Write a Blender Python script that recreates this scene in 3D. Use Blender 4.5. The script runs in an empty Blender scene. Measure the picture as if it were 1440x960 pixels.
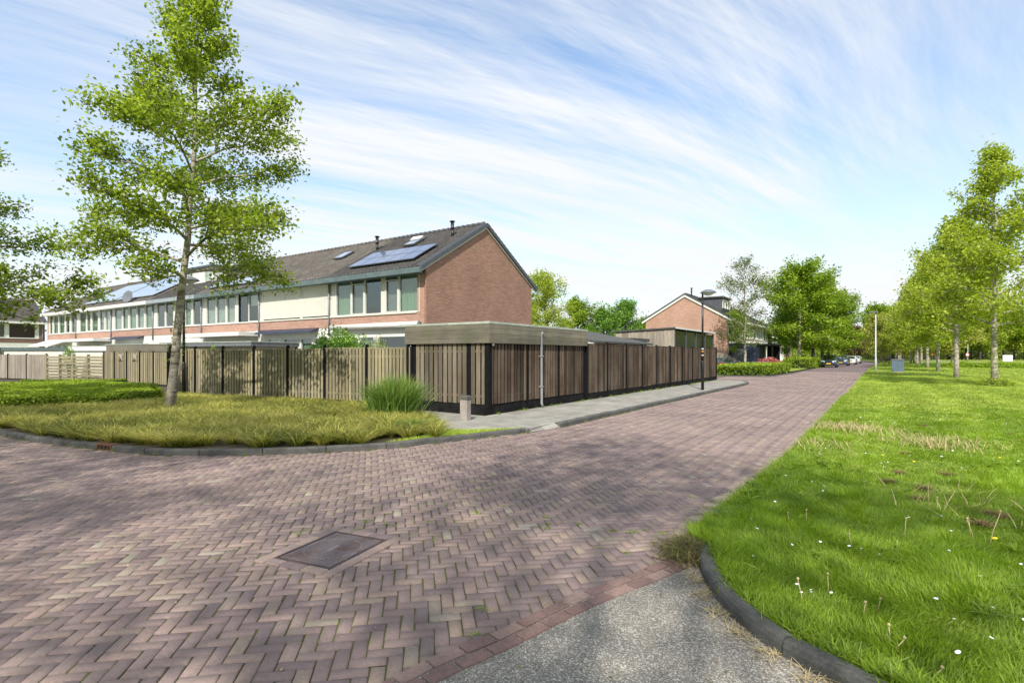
import bpy, bmesh, math, random
import numpy as np
from mathutils import Vector, Matrix
from mathutils.geometry import tessellate_polygon
R = math.radians
PI = math.pi
scene = bpy.context.scene
COL = scene.collection

# ------------------------------------------------------------------ survey helpers (photo measurements -> metres)
F_PX, CX, HZ, CAM_Z = 760.0, 720.0, 499.0, 1.64
YAW = R(34.1)
FW = np.array([-math.sin(YAW), math.cos(YAW)])
RT = np.array([math.cos(YAW), math.sin(YAW)])
UP = 0.09                                   # pavement level above the carriageway

def ray(px):
    return FW + (px - CX) / F_PX * RT
def at(px, py, z=0.0):
    d = F_PX * (CAM_Z - z) / (py - HZ)
    p = ray(px) * d
    return (float(p[0]), float(p[1]))
def far(px, d):
    p = ray(px) * d
    return (float(p[0]), float(p[1]))
def on_x(px, X):
    r = ray(px); return float(r[1] * X / r[0])
def on_y(px, Y):
    r = ray(px); return float(r[0] * Y / r[1])
def hit(px, a, b):
    r = ray(px); a = np.array(a[:2], float); e = np.array(b[:2], float) - a
    # r*t = a + e*s
    M = np.array([[r[0], -e[0]], [r[1], -e[1]]])
    t, s = np.linalg.solve(M, a)
    p = r * t
    return (float(p[0]), float(p[1]))

# ------------------------------------------------------------------ node helpers
def new_mat(name):
    m = bpy.data.materials.new(name); m.use_nodes = True
    nt = m.node_tree
    for n in list(nt.nodes): nt.nodes.remove(n)
    return m, nt
def N(nt, t, **kw):
    n = nt.nodes.new(t)
    for k, v in kw.items():
        if k in n.inputs.keys() if isinstance(k, str) else False: n.inputs[k].default_value = v
        else: setattr(n, k, v)
    return n
def ramp(nt, fac, stops, interp='LINEAR'):
    r = nt.nodes.new('ShaderNodeValToRGB'); r.color_ramp.interpolation = interp
    el = r.color_ramp.elements
    while len(el) < len(stops): el.new(0.5)
    for e, (p, c) in zip(el, stops):
        e.position = p
        e.color = (c, c, c, 1) if isinstance(c, (int, float)) else (c[0], c[1], c[2], 1)
    nt.links.new(fac, r.inputs[0])
    return r.outputs[0]
def noise(nt, vec, scale, detail=4, rough=0.55, dist=0.0):
    n = nt.nodes.new('ShaderNodeTexNoise')
    n.inputs['Scale'].default_value = scale; n.inputs['Detail'].default_value = detail
    n.inputs['Roughness'].default_value = rough; n.inputs['Distortion'].default_value = dist
    if vec is not None: nt.links.new(vec, n.inputs['Vector'])
    return n.outputs[0]
def mixc(nt, fac, a, b, mode='MIX'):
    m = nt.nodes.new('ShaderNodeMix'); m.data_type = 'RGBA'; m.blend_type = mode
    for i, v in ((0, fac), (6, a), (7, b)):
        sock = m.inputs[i]
        if isinstance(v, bpy.types.NodeSocket): nt.links.new(v, sock)
        elif isinstance(v, (int, float)): sock.default_value = v if i == 0 else (v, v, v, 1)
        else: sock.default_value = (v[0], v[1], v[2], 1)
    return m.outputs[2]
def math_n(nt, op, a, b=None, c=None):
    m = nt.nodes.new('ShaderNodeMath'); m.operation = op
    for i, v in enumerate((a, b, c)):
        if v is None: continue
        if isinstance(v, bpy.types.NodeSocket): nt.links.new(v, m.inputs[i])
        else: m.inputs[i].default_value = v
    return m.outputs[0]
def mapping(nt, vec, scale=(1, 1, 1), rot=(0, 0, 0), loc=(0, 0, 0)):
    m = nt.nodes.new('ShaderNodeMapping'); m.inputs['Scale'].default_value = scale
    m.inputs['Rotation'].default_value = rot; m.inputs['Location'].default_value = loc
    nt.links.new(vec, m.inputs['Vector']); return m.outputs[0]
def objc(nt): return nt.nodes.new('ShaderNodeTexCoord').outputs['Object']
def worldc(nt): return nt.nodes.new('ShaderNodeNewGeometry').outputs['Position']
def tone(nt):
    a = nt.nodes.new('ShaderNodeAttribute'); a.attribute_name = 'tone'; return a.outputs['Fac']
def finish(nt, color, rough=0.8, bump=None, bump_s=0.3, bump_d=0.02, metallic=0.0, spec=0.3, coat=0.0):
    p = nt.nodes.new('ShaderNodeBsdfPrincipled'); o = nt.nodes.new('ShaderNodeOutputMaterial')
    if isinstance(color, bpy.types.NodeSocket): nt.links.new(color, p.inputs['Base Color'])
    else: p.inputs['Base Color'].default_value = (*color, 1)
    if isinstance(rough, bpy.types.NodeSocket): nt.links.new(rough, p.inputs['Roughness'])
    else: p.inputs['Roughness'].default_value = rough
    p.inputs['Metallic'].default_value = metallic
    p.inputs['Specular IOR Level'].default_value = spec
    p.inputs['Coat Weight'].default_value = coat
    if bump is not None:
        b = nt.nodes.new('ShaderNodeBump'); b.inputs['Strength'].default_value = bump_s
        b.inputs['Distance'].default_value = bump_d
        nt.links.new(bump, b.inputs['Height']); nt.links.new(b.outputs[0], p.inputs['Normal'])
    nt.links.new(p.outputs[0], o.inputs[0])
    return p

def sc(c, k): return tuple(min(1, v * k) for v in c)
def plain(name, c, rough=0.6, var=0.25, scale=6, metallic=0.0, spec=0.4, coat=0.0, bs=0.1, tonev=0.0):
    m, nt = new_mat(name)
    n = noise(nt, objc(nt), scale, 5)
    col = ramp(nt, n, [(0.25, sc(c, 1 - var)), (0.75, sc(c, 1 + var))])
    if tonev:
        t = ramp(nt, tone(nt), [(0, 1 - tonev), (1, 1 + 0)])
        col = mixc(nt, 1.0, col, t, 'MULTIPLY')
    finish(nt, col, rough, n, bs, 0.01, metallic, spec, coat)
    return m

def brick_mat(name, c1, c2, mortar):
    m, nt = new_mat(name)
    g = nt.nodes.new('ShaderNodeTexCoord')
    sx = nt.nodes.new('ShaderNodeSeparateXYZ'); nt.links.new(g.outputs['Object'], sx.inputs[0])
    sn = nt.nodes.new('ShaderNodeSeparateXYZ'); nt.links.new(g.outputs['Normal'], sn.inputs[0])
    ax = math_n(nt, 'GREATER_THAN', math_n(nt, 'ABSOLUTE', sn.outputs[0]), 0.5)
    u = math_n(nt, 'ADD', math_n(nt, 'MULTIPLY', sx.outputs[1], ax), math_n(nt, 'MULTIPLY', sx.outputs[0], math_n(nt, 'SUBTRACT', 1.0, ax)))
    cb = nt.nodes.new('ShaderNodeCombineXYZ'); nt.links.new(u, cb.inputs[0]); nt.links.new(sx.outputs[2], cb.inputs[1])
    b = nt.nodes.new('ShaderNodeTexBrick')
    nt.links.new(cb.outputs[0], b.inputs['Vector'])
    b.inputs['Scale'].default_value = 1.0
    b.inputs['Brick Width'].default_value = 0.22; b.inputs['Row Height'].default_value = 0.0625
    b.inputs['Mortar Size'].default_value = 0.006; b.inputs['Mortar Smooth'].default_value = 0.2
    b.inputs['Bias'].default_value = 0.0
    b.inputs['Color1'].default_value = (*c1, 1); b.inputs['Color2'].default_value = (*c2, 1)
    b.inputs['Mortar'].default_value = (*mortar, 1)
    n = noise(nt, cb.outputs[0], 0.7, 6)
    n2 = noise(nt, mapping(nt, cb.outputs[0], (1.6, 16, 1)), 1.0, 3, .7)
    col = mixc(nt, 1.0, b.outputs['Color'], ramp(nt, n, [(0.3, 0.88), (0.7, 1.08)]), 'MULTIPLY')
    col = mixc(nt, 1.0, col, ramp(nt, n2, [(0.32, 0.80), (0.68, 1.18)]), 'MULTIPLY')
    finish(nt, col, 0.9, math_n(nt, 'MULTIPLY', b.outputs['Fac'], -1), 0.6, 0.01)
    return m

def wood_mat(name, c, grey, green=0.3, amt=0.35, horiz=False):
    m, nt = new_mat(name)
    oc = objc(nt)
    t = tone(nt)
    off = nt.nodes.new('ShaderNodeVectorMath'); off.operation = 'SCALE'; nt.links.new(oc, off.inputs[0]); off.inputs['Scale'].default_value = 1
    mp = mapping(nt, oc, (1.3, 1.3, 30) if horiz else (26, 26, 1.3))
    grain = noise(nt, mp, 1.0, 6, 0.65)
    big = noise(nt, mapping(nt, oc, (1.2, 1.2, 0.8)), 1.0, 5)
    a = mixc(nt, ramp(nt, big, [(0.35, 0.0), (0.7, 1.0)]), c, grey)
    a = mixc(nt, 1.0, a, ramp(nt, t, [(0, 1 - amt), (1, 1 + amt)]), 'MULTIPLY')
    a = mixc(nt, 1.0, a, ramp(nt, grain, [(0.25, 0.6), (0.7, 1.15)]), 'MULTIPLY')
    a = mixc(nt, math_n(nt, 'MULTIPLY', ramp(nt, noise(nt, oc, 2.1, 6), [(0.45, 0.0), (0.8, 1.0)]), green), a, (0.10, 0.115, 0.05))
    finish(nt, a, 0.88, grain, 0.5, 0.006, spec=0.2)
    return m

def leaf_mat(name, c_dark, c_light, trans=0.35, rough=0.5, thue=(1.5, 1.6, 0.7), mid=None):
    m, nt = new_mat(name)
    col = ramp(nt, tone(nt), [(0.0, c_dark), (1.0, c_light)] if mid is None else [(0.0, c_dark), (0.45, mid), (1.0, c_light)])
    p = nt.nodes.new('ShaderNodeBsdfPrincipled'); p.inputs['Roughness'].default_value = rough
    p.inputs['Specular IOR Level'].default_value = 0.35
    nt.links.new(col, p.inputs['Base Color'])
    tr = nt.nodes.new('ShaderNodeBsdfTranslucent')
    tc = mixc(nt, 1.0, col, thue, 'MULTIPLY'); nt.links.new(tc, tr.inputs[0])
    mx = nt.nodes.new('ShaderNodeMixShader'); mx.inputs[0].default_value = trans
    nt.links.new(p.outputs[0], mx.inputs[1]); nt.links.new(tr.outputs[0], mx.inputs[2])
    o = nt.nodes.new('ShaderNodeOutputMaterial'); nt.links.new(mx.outputs[0], o.inputs[0])
    return m

def glass_mat(name, tint=(0.85, 0.9, 0.88), refl=0.10):
    m, nt = new_mat(name)
    tr = nt.nodes.new('ShaderNodeBsdfTransparent'); tr.inputs[0].default_value = (*tint, 1)
    gl = nt.nodes.new('ShaderNodeBsdfGlossy'); gl.inputs['Roughness'].default_value = 0.02
    gl.inputs[0].default_value = (0.85, 0.92, 0.9, 1)
    n = noise(nt, objc(nt), 0.8, 2)
    b = nt.nodes.new('ShaderNodeBump'); b.inputs['Strength'].default_value = 0.06; nt.links.new(n, b.inputs['Height']); nt.links.new(b.outputs[0], gl.inputs['Normal'])
    fr = nt.nodes.new('ShaderNodeLayerWeight'); fr.inputs[0].default_value = 0.5
    f = math_n(nt, 'ADD', math_n(nt, 'MULTIPLY', math_n(nt, 'POWER', fr.outputs['Facing'], 4.0), 0.5), refl)
    mx = nt.nodes.new('ShaderNodeMixShader'); nt.links.new(f, mx.inputs[0])
    nt.links.new(tr.outputs[0], mx.inputs[1]); nt.links.new(gl.outputs[0], mx.inputs[2])
    o = nt.nodes.new('ShaderNodeOutputMaterial'); nt.links.new(mx.outputs[0], o.inputs[0])
    return m

# ------------------------------------------------------------------ object helpers
def tag(o, label=None, cat=None, group=None, kind=None):
    if label: o['label'] = label
    if cat: o['category'] = cat
    if group: o['group'] = group
    if kind: o['kind'] = kind
    return o
def thing(name, label, cat, loc=(0, 0, 0), rz=0.0, group=None):
    o = bpy.data.objects.new(name, None); COL.objects.link(o)
    o.empty_display_size = 0.2
    o.location = loc; o.rotation_euler = (0, 0, rz)
    return tag(o, label, cat, group)
def copy_tree(o, parent=None):
    c = o.copy(); COL.objects.link(c); c.parent = parent
    for ch in list(o.children): copy_tree(ch, c)
    return c
def arr_mesh(name, V, faces, tones=None, smooth=False):
    """faces: list of int arrays (n,k)"""
    me = bpy.data.meshes.new(name)
    V = np.asarray(V, np.float32)
    me.vertices.add(len(V)); me.vertices.foreach_set('co', V.ravel())
    loops = np.concatenate([f.ravel() for f in faces]).astype(np.int32)
    sizes = np.concatenate([np.full(len(f), f.shape[1], np.int32) for f in faces])
    starts = np.concatenate([[0], np.cumsum(sizes)[:-1]]).astype(np.int32)
    me.loops.add(len(loops)); me.loops.foreach_set('vertex_index', loops)
    me.polygons.add(len(sizes)); me.polygons.foreach_set('loop_start', starts)
    me.polygons.foreach_set('loop_total', sizes)
    if smooth: me.polygons.foreach_set('use_smooth', np.ones(len(sizes), bool))
    me.update(calc_edges=True)
    if tones is not None:
        a = me.attributes.new('tone', 'FLOAT', 'POINT'); a.data.foreach_set('value', np.asarray(tones, np.float32))
    return me
def link(name, me, mat, parent=None, loc=None):
    o = bpy.data.objects.new(name, me); COL.objects.link(o)
    if mat is not None and not me.materials: me.materials.append(mat)
    if parent is not None: o.parent = parent
    if loc is not None: o.location = loc
    return o

class MB:
    def __init__(s): s.v = []; s.f = []; s.t = []; s.sm = []
    def add(s, vs, fs, tone=0.5, smooth=False):
        b = len(s.v); s.v += [tuple(map(float, p)) for p in vs]; s.t += [tone] * len(vs)
        s.f += [tuple(b + i for i in f) for f in fs]; s.sm += [smooth] * len(fs)
    def box(s, x0, x1, y0, y1, z0, z1, tone=0.5, M=None):
        vs = [(x, y, z) for z in (z0, z1) for x, y in ((x0, y0), (x1, y0), (x1, y1), (x0, y1))]
        if M is not None: vs = [M @ Vector(p) for p in vs]
        s.add(vs, [(3, 2, 1, 0), (4, 5, 6, 7), (0, 1, 5, 4), (1, 2, 6, 5), (2, 3, 7, 6), (3, 0, 4, 7)], tone)
        return s
    def bbox(s, x0, x1, y0, y1, z0, z1, b=0.01, tone=0.5):
        """box with chamfered top and vertical edges"""
        def ring(i, z): return [(x0 + i, y0, z), (x1 - i, y0, z), (x1, y0 + i, z), (x1, y1 - i, z), (x1 - i, y1, z), (x0 + i, y1, z), (x0, y1 - i, z), (x0, y0 + i, z)]
        def ring2(i, z): return [(x0 + 2 * i, y0 + i, z), (x1 - 2 * i, y0 + i, z), (x1 - i, y0 + 2 * i, z), (x1 - i, y1 - 2 * i, z), (x1 - 2 * i, y1 - i, z), (x0 + 2 * i, y1 - i, z), (x0 + i, y1 - 2 * i, z), (x0 + i, y0 + 2 * i, z)]
        vs = ring(b, z0) + ring(b, z1 - b) + ring2(b, z1)
        fs = [tuple(range(7, -1, -1)), tuple(range(16, 24))]
        for k in (0, 8):
            fs += [(k + i, k + (i + 1) % 8, k + 8 + (i + 1) % 8, k + 8 + i) for i in range(8)]
        s.add(vs, fs, tone); return s
    def prism(s, pts, axis, a0, a1, tone=0.5):
        """extrude a 2-D polygon along axis 'x','y' or 'z'"""
        def mk(p, a):
            return {'x': (a, p[0], p[1]), 'y': (p[0], a, p[1]), 'z': (p[0], p[1], a)}[axis]
        n = len(pts)
        vs = [mk(p, a0) for p in pts] + [mk(p, a1) for p in pts]
        s.add(vs, [tuple(range(n)), tuple(range(2 * n - 1, n - 1, -1))] + [(i, i + n, (i + 1) % n + n, (i + 1) % n) for i in range(n)], tone)
        return s
    def tube(s, pts, rad, k=8, tone=0.5, cap=True):
        pts = [Vector(p) for p in pts]
        if not hasattr(rad, '__len__'): rad = [rad] * len(pts)
        vs = []; up = None
        for i, p in enumerate(pts):
            d = (pts[min(i + 1, len(pts) - 1)] - pts[max(i - 1, 0)]).normalized()
            if up is None: up = Vector((0, 0, 1)) if abs(d.z) < 0.9 else Vector((1, 0, 0))
            a = d.cross(up).normalized(); b = d.cross(a).normalized(); up = -b if (-b).length > 0 else up
            for j in range(k):
                th = 2 * PI * j / k
                vs.append(p + (a * math.cos(th) + b * math.sin(th)) * rad[i])
        fs = []
        for i in range(len(pts) - 1):
            for j in range(k):
                fs.append((i * k + j, i * k + (j + 1) % k, (i + 1) * k + (j + 1) % k, (i + 1) * k + j))
        if cap:
            fs.append(tuple(range(k - 1, -1, -1))); fs.append(tuple((len(pts) - 1) * k + j for j in range(k)))
        s.add(vs, fs, tone, True); return s
    def lathe(s, prof, k=24, c=(0, 0, 0), tone=0.5, smooth=True, ax=1.0):
        vs = []
        for r, z in prof:
            for j in range(k):
                th = 2 * PI * j / k; vs.append((c[0] + r * math.cos(th) * ax, c[1] + r * math.sin(th), c[2] + z))
        fs = []
        for i in range(len(prof) - 1):
            for j in range(k):
                fs.append((i * k + j, i * k + (j + 1) % k, (i + 1) * k + (j + 1) % k, (i + 1) * k + j))
        fs.append(tuple(range(k - 1, -1, -1))); fs.append(tuple((len(prof) - 1) * k + j for j in range(k)))
        s.add(vs, fs, tone, smooth); return s
    def build(s, name, mat, parent=None, loc=None, rot=None):
        me = bpy.data.meshes.new(name); me.from_pydata(s.v, [], s.f)
        a = me.attributes.new('tone', 'FLOAT', 'POINT'); a.data.foreach_set('value', s.t)
        me.polygons.foreach_set('use_smooth', s.sm)
        me.validate(); me.update()
        o = link(name, me, mat, parent, loc)
        if rot is not None: o.rotation_euler = rot
        return o

def smooth_line(pts, step=0.25):
    """Catmull-Rom through 2-D points, resampled evenly"""
    P = [np.array(p, float) for p in pts]
    P = [2 * P[0] - P[1]] + P + [2 * P[-1] - P[-2]]
    out = []
    for i in range(1, len(P) - 2):
        n = max(2, int(np.linalg.norm(P[i + 1] - P[i]) / 0.05))
        for k in range(n):
            t = k / n
            out.append(0.5 * ((2 * P[i]) + (-P[i - 1] + P[i + 1]) * t + (2 * P[i - 1] - 5 * P[i] + 4 * P[i + 1] - P[i + 2]) * t * t + (-P[i - 1] + 3 * P[i] - 3 * P[i + 1] + P[i + 2]) * t ** 3))
    out.append(P[-2])
    out = np.array(out); L = np.concatenate([[0], np.cumsum(np.linalg.norm(np.diff(out, axis=0), axis=1))])
    n = max(2, int(round(L[-1] / step)) + 1); q = np.linspace(0, L[-1], n)
    return np.stack([np.interp(q, L, out[:, 0]), np.interp(q, L, out[:, 1])], 1)
def offset_line(L, d):
    T = np.gradient(L, axis=0); T /= np.linalg.norm(T, axis=1)[:, None]
    return L + np.stack([-T[:, 1], T[:, 0]], 1) * d           # to the left of travel
def inside(P, poly):
    P = np.asarray(P); x, y = P[:, 0], P[:, 1]; poly = np.asarray(poly); c = np.zeros(len(P), bool)
    j = len(poly) - 1
    for i in range(len(poly)):
        xi, yi = poly[i]; xj, yj = poly[j]
        if yi != yj:
            m = ((yi > y) != (yj > y)) & (x < (xj - xi) * (y - yi) / (yj - yi) + xi)
            c ^= m
        j = i
    return c
def sheet(name, poly, z, mat, kind='structure', thick=0.0):
    q = [poly[0]]
    for p in poly[1:]:
        if abs(p[0] - q[-1][0]) + abs(p[1] - q[-1][1]) > .01: q.append(p)
    ar = sum(q[i][0] * q[(i + 1) % len(q)][1] - q[(i + 1) % len(q)][0] * q[i][1] for i in range(len(q)))
    if ar < 0: q = q[::-1]
    n = len(q); vs = [(float(p[0]), float(p[1]), z) for p in q]
    fs = []
    for a, b, c in tessellate_polygon([[Vector(v) for v in vs]]):
        A, B, C_ = vs[a], vs[b], vs[c]
        cr = (B[0] - A[0]) * (C_[1] - A[1]) - (B[1] - A[1]) * (C_[0] - A[0])
        if abs(cr) < 1e-9: continue
        fs.append((a, b, c) if cr > 0 else (a, c, b))
    if thick:
        vs += [(v[0], v[1], z - thick) for v in vs]
        fs += [(i, i + n, (i + 1) % n + n, (i + 1) % n) for i in range(n)]
    me = bpy.data.meshes.new(name); me.from_pydata(vs, [], fs); me.update()
    o = link(name, me, mat); tag(o, kind=kind); return o

# ------------------------------------------------------------------ foliage arrays
def rand_unit(rng, n):
    v = rng.normal(size=(n, 3)); return v / np.linalg.norm(v, axis=1)[:, None]
def leaves(rng, P, size, tones, up=0.35, aspect=0.62, jitter=0.35):
    """P (n,3) -> bent diamond leaves"""
    n = len(P)
    nrm = rand_unit(rng, n); nrm[:, 2] = np.abs(nrm[:, 2]) + up; nrm /= np.linalg.norm(nrm, axis=1)[:, None]
    a = np.cross(nrm, rand_unit(rng, n)); a /= np.linalg.norm(a, axis=1)[:, None]
    b = np.cross(nrm, a)
    s = size * (1 + jitter * rng.uniform(-1, 1, n))[:, None]
    v0 = P - a * s * 0.5; v2 = P + a * s * 0.5 - nrm * s * 0.12
    v1 = P + b * s * 0.5 * aspect + nrm * s * 0.08; v3 = P - b * s * 0.5 * aspect + nrm * s * 0.08
    V = np.stack([v0, v1, v2, v3], 1).reshape(-1, 3)
    F = np.arange(4 * n).reshape(n, 4)
    return V, F, np.repeat(tones, 4)
def blades(rng, P, h, w, lean, yaw=None, droop=0.0, tones=None, tip=0.0):
    """P (n,3); each blade two quads/one tri, bending over along yaw"""
    n = len(P)
    if yaw is None: yaw = rng.uniform(0, 2 * PI, n)
    h = np.broadcast_to(h, n); w = np.broadcast_to(w, n); lean = np.broadcast_to(lean, n)
    d = np.stack([np.cos(yaw), np.sin(yaw), np.zeros(n)], 1)
    fa = yaw + PI / 2 + rng.normal(0, 0.9, n)
    sd = np.stack([np.cos(fa), np.sin(fa), np.zeros(n)], 1) * (w[:, None] * 0.5)
    z = np.array([0, 0, 1.0])
    def pt(t):
        hor = lean * h * (t * 0.6 + droop * t * t)
        ver = h * (t - droop * 0.75 * t * t * np.clip(lean, 0, 1))
        return P + d * hor[:, None] + z * ver[:, None]
    p0, p1, p2, p3 = pt(0.0), pt(0.42), pt(0.76), pt(1.0)
    V = np.stack([p0 - sd, p0 + sd, p1 - sd * .9, p1 + sd * .9, p2 - sd * .6, p2 + sd * .6, p3], 1).reshape(-1, 3)
    b = np.arange(n)[:, None] * 7
    Q = np.concatenate([b + np.array([0, 1, 3, 2]), b + np.array([2, 3, 5, 4])])
    T = b + np.array([4, 5, 6])
    if tones is None: tones = rng.uniform(0, 1, n)
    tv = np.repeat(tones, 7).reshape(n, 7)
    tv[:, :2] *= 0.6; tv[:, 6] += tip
    return V, (Q, T), np.clip(tv.ravel(), 0, 1)
def value_noise(P, scale, seed=0):
    """cheap smooth 2-D noise in 0..1"""
    rng = np.random.default_rng(seed); G = rng.uniform(0, 1, (64, 64))
    x = P[:, 0] / scale + 1000; y = P[:, 1] / scale + 1000
    xi = np.floor(x).astype(int); yi = np.floor(y).astype(int); fx = x - xi; fy = y - yi
    fx = fx * fx * (3 - 2 * fx); fy = fy * fy * (3 - 2 * fy)
    g = lambda i, j: G[i % 64, j % 64]
    return (g(xi, yi) * (1 - fx) + g(xi + 1, yi) * fx) * (1 - fy) + (g(xi, yi + 1) * (1 - fx) + g(xi + 1, yi + 1) * fx) * fy

def gen_tree(seed, H, zc, Rad, prof, nl, n_leaf, leaf, tr, lean=(0, 0), rise=(0.15, 0.9), sub=7, clump=14, sig=0.16, wsides=8, droop=0.0, up=0.35):
    """returns (MB wood, leaf centres, tones)"""
    rng = random.Random(seed); nr = np.random.default_rng(seed)
    mb = MB(); trunk = []; rad = []
    wob = [(rng.uniform(-.05, .05) * H / 10, rng.uniform(-.05, .05) * H / 10) for _ in range(14)]
    nseg = 13
    for i in range(nseg + 1):
        t = i / nseg; z = t * H * 0.97
        lx = lean[0] * min(1.0, t * 1.8) ** 1.0; ly = lean[1] * min(1.0, t * 1.8)
        trunk.append(Vector((lx + wob[i][0] * t * 2, ly + wob[i][1] * t * 2, z)))
        rad.append(max(0.012, tr * (1 - t) ** 0.85 * (1 + 0.22 * math.exp(-z * 5))))
    trunk[0].z = -0.15
    mb.tube(trunk, rad, wsides + 4, 0.5)
    def tp(z):
        t = max(0, min(0.999, z / (H * 0.97))) * nseg; i = int(t); return trunk[i].lerp(trunk[i + 1], t - i), rad[i] * (1 - t + i) + rad[i + 1] * (t - i)
    segs = []
    for i in range(nl):
        t = (i + rng.uniform(0.0, .8)) / nl
        z = zc + (H * 0.95 - zc) * t
        p, r0 = tp(z)
        az = i * 2.399 + rng.uniform(-.5, .5)
        L = Rad * prof(t) * rng.uniform(0.66, 1.12)
        if L < 0.25: L = 0.25
        el = rise[0] + (rise[1] - rise[0]) * t + rng.uniform(-.12, .12)
        d = Vector((math.cos(az), math.sin(az), 0)); pts = [p]
        n = 6; cur = p.copy(); e = el
        br = min(r0 * 0.6, 0.018 + 0.014 * L)
        for k in range(n):
            e2 = e + (0.25 if k < 2 else 0.0) - droop * k
            az += rng.uniform(-.16, .16)
            d = Vector((math.cos(az), math.sin(az), 0))
            cur = cur + (d * math.cos(e2) + Vector((0, 0, 1)) * math.sin(e2)) * (L / n)
            pts.append(cur.copy())
        rr = [br * (1 - k / (n + 0.6)) for k in range(n + 1)]
        mb.tube(pts, rr, 6, 0.45, cap=False)
        for q in range(sub):
            f = 0.22 + 0.78 * (q + rng.random()) / sub
            k = min(n - 1, int(f * n)); a = pts[k].lerp(pts[k + 1], f * n - k if f * n - k <= 1 else 1)
            sl = L * rng.uniform(.22, .42) * (1.15 - 0.55 * f)
            sl = max(sl, 0.3)
            az2 = az + rng.choice((-1, 1)) * rng.uniform(.35, 1.1); e3 = el + rng.uniform(-.5, .85)
            dd = Vector((math.cos(az2) * math.cos(e3), math.sin(az2) * math.cos(e3), math.sin(e3)))
            b = a + dd * sl * .5 + Vector((0, 0, rng.uniform(-.04, .06))); c = a + dd * sl + Vector((0, 0, rng.uniform(-.05, .12)))
            mb.tube([a, b, c], [br * .42, br * .30, .005], 4, 0.4, cap=False)
            for _t in range(2):
                f3 = rng.uniform(.3, 1); g0 = a.lerp(c, f3); g1 = g0 + Vector((rng.uniform(-1, 1), rng.uniform(-1, 1), rng.uniform(-.3, .9))) * .28 * min(1.0, sl)
                mb.tube([g0, g1], [br * .18, .003], 3, 0.4, cap=False); segs.append((g0, g1, sl * .35))
            segs.append((a, b, sl * .5)); segs.append((b, c, sl * .6))
        segs.append((pts[-2], pts[-1], L / n * 1.2)); segs.append((pts[-3], pts[-2], L / n))
    w = np.array([s[2] for s in segs]); w /= w.sum()
    nc = max(1, n_leaf // clump)
    idx = nr.choice(len(segs), nc, p=w)
    A = np.array([segs[i][0] for i in idx]); B = np.array([segs[i][1] for i in idx])
    C = A + (B - A) * nr.uniform(0, 1.05, (nc, 1)) + nr.normal(0, sig * .35, (nc, 3))
    ct = nr.uniform(0.1, 0.9, nc)
    cnt = nr.poisson(clump, nc) + 1
    P = np.repeat(C, cnt, 0); T = np.repeat(ct, cnt)
    P = P + nr.normal(0, 1, P.shape) * sig * np.array([1, 1, .9])
    T = np.clip(T + nr.normal(0, .16, len(T)), 0, 1)
    V, F, tt = leaves(nr, P, leaf, T, up=up)
    return mb, V, F, tt
_tree_cache = {}
def tree_meshes(key, **kw):
    mb, V, F, tt = gen_tree(**kw)
    me = bpy.data.meshes.new('trunk'); me.from_pydata(mb.v, [], mb.f)
    a = me.attributes.new('tone', 'FLOAT', 'POINT'); a.data.foreach_set('value', mb.t)
    me.polygons.foreach_set('use_smooth', mb.sm); me.update()
    _tree_cache[key] = (me, arr_mesh('crown', V, [F], tt))
    return _tree_cache[key]
def place_tree(name, key, label, cat, x, y, z, bark, leafm, rz=0.0, s=1.0, group=None, sz=None):
    tm, cm = _tree_cache[key]
    r = thing(name, label, cat, (x, y, z), rz, group); r.scale = (s, s, sz or s)
    for nm, me, mat in (('trunk', tm, bark), ('crown', cm, leafm)):
        o = bpy.data.objects.new(nm, me); COL.objects.link(o); o.parent = r
        if not me.materials: me.materials.append(mat)
        if me.materials[0] is not mat:
            o.material_slots[0].link = 'OBJECT'; o.material_slots[0].material = mat
    return r
def leafy(name, label, cat, rng, P, size, mat, tones=None, root=None, body=None, bodymat=None, group=None, part='foliage', up=0.4):
    if tones is None: tones = rng.uniform(0, 1, len(P))
    V, F, tt = leaves(rng, P, size, tones, up=up)
    me = arr_mesh(part, V, [F], tt)
    if root is None:
        o = link(name, me, mat); tag(o, label, cat, group); return o
    return link(part, me, mat, root)
# ================================================================== CAMERA, SUN, SKY
cam = bpy.data.cameras.new('camera'); cam.sensor_width = 36; cam.lens = 36 * F_PX / 1440
cam.shift_y = (HZ - 480) / 1440; cam.clip_end = 4000; cam.clip_start = 0.05
co = bpy.data.objects.new('camera', cam); COL.objects.link(co)
co.location = (0, 0, CAM_Z); co.rotation_euler = (R(90), 0, YAW)
scene.camera = co
SUN_EL, SUN_AZ = R(44), R(180 - 24)          # azimuth measured from +Y towards +X
sv = Vector((math.sin(SUN_AZ) * math.cos(SUN_EL), math.cos(SUN_AZ) * math.cos(SUN_EL), math.sin(SUN_EL)))
sl = bpy.data.lights.new('sun', 'SUN'); sl.energy = 3.5; sl.angle = R(0.6); sl.color = (1.0, 0.95, 0.86)
so = bpy.data.objects.new('sun', sl); COL.objects.link(so); so.location = (0, 0, 60)
so.rotation_euler = sv.to_track_quat('Z', 'Y').to_euler()
w = bpy.data.worlds.new('World'); scene.world = w; w.use_nodes = True
nt = w.node_tree
for n in list(nt.nodes): nt.nodes.remove(n)
sky = nt.nodes.new('ShaderNodeTexSky'); sky.sky_type = 'NISHITA'; sky.sun_disc = False
sky.sun_elevation = SUN_EL; sky.sun_rotation = SUN_AZ; sky.air_density = 1.0; sky.dust_density = 1.0; sky.ozone_density = 1.5
tc = nt.nodes.new('ShaderNodeTexCoord').outputs['Generated']
sp = nt.nodes.new('ShaderNodeSeparateXYZ'); nt.links.new(tc, sp.inputs[0])
zz = math_n(nt, 'ADD', math_n(nt, 'MAXIMUM', sp.outputs[2], 0.0), 0.10)
cb = nt.nodes.new('ShaderNodeCombineXYZ')
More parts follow.
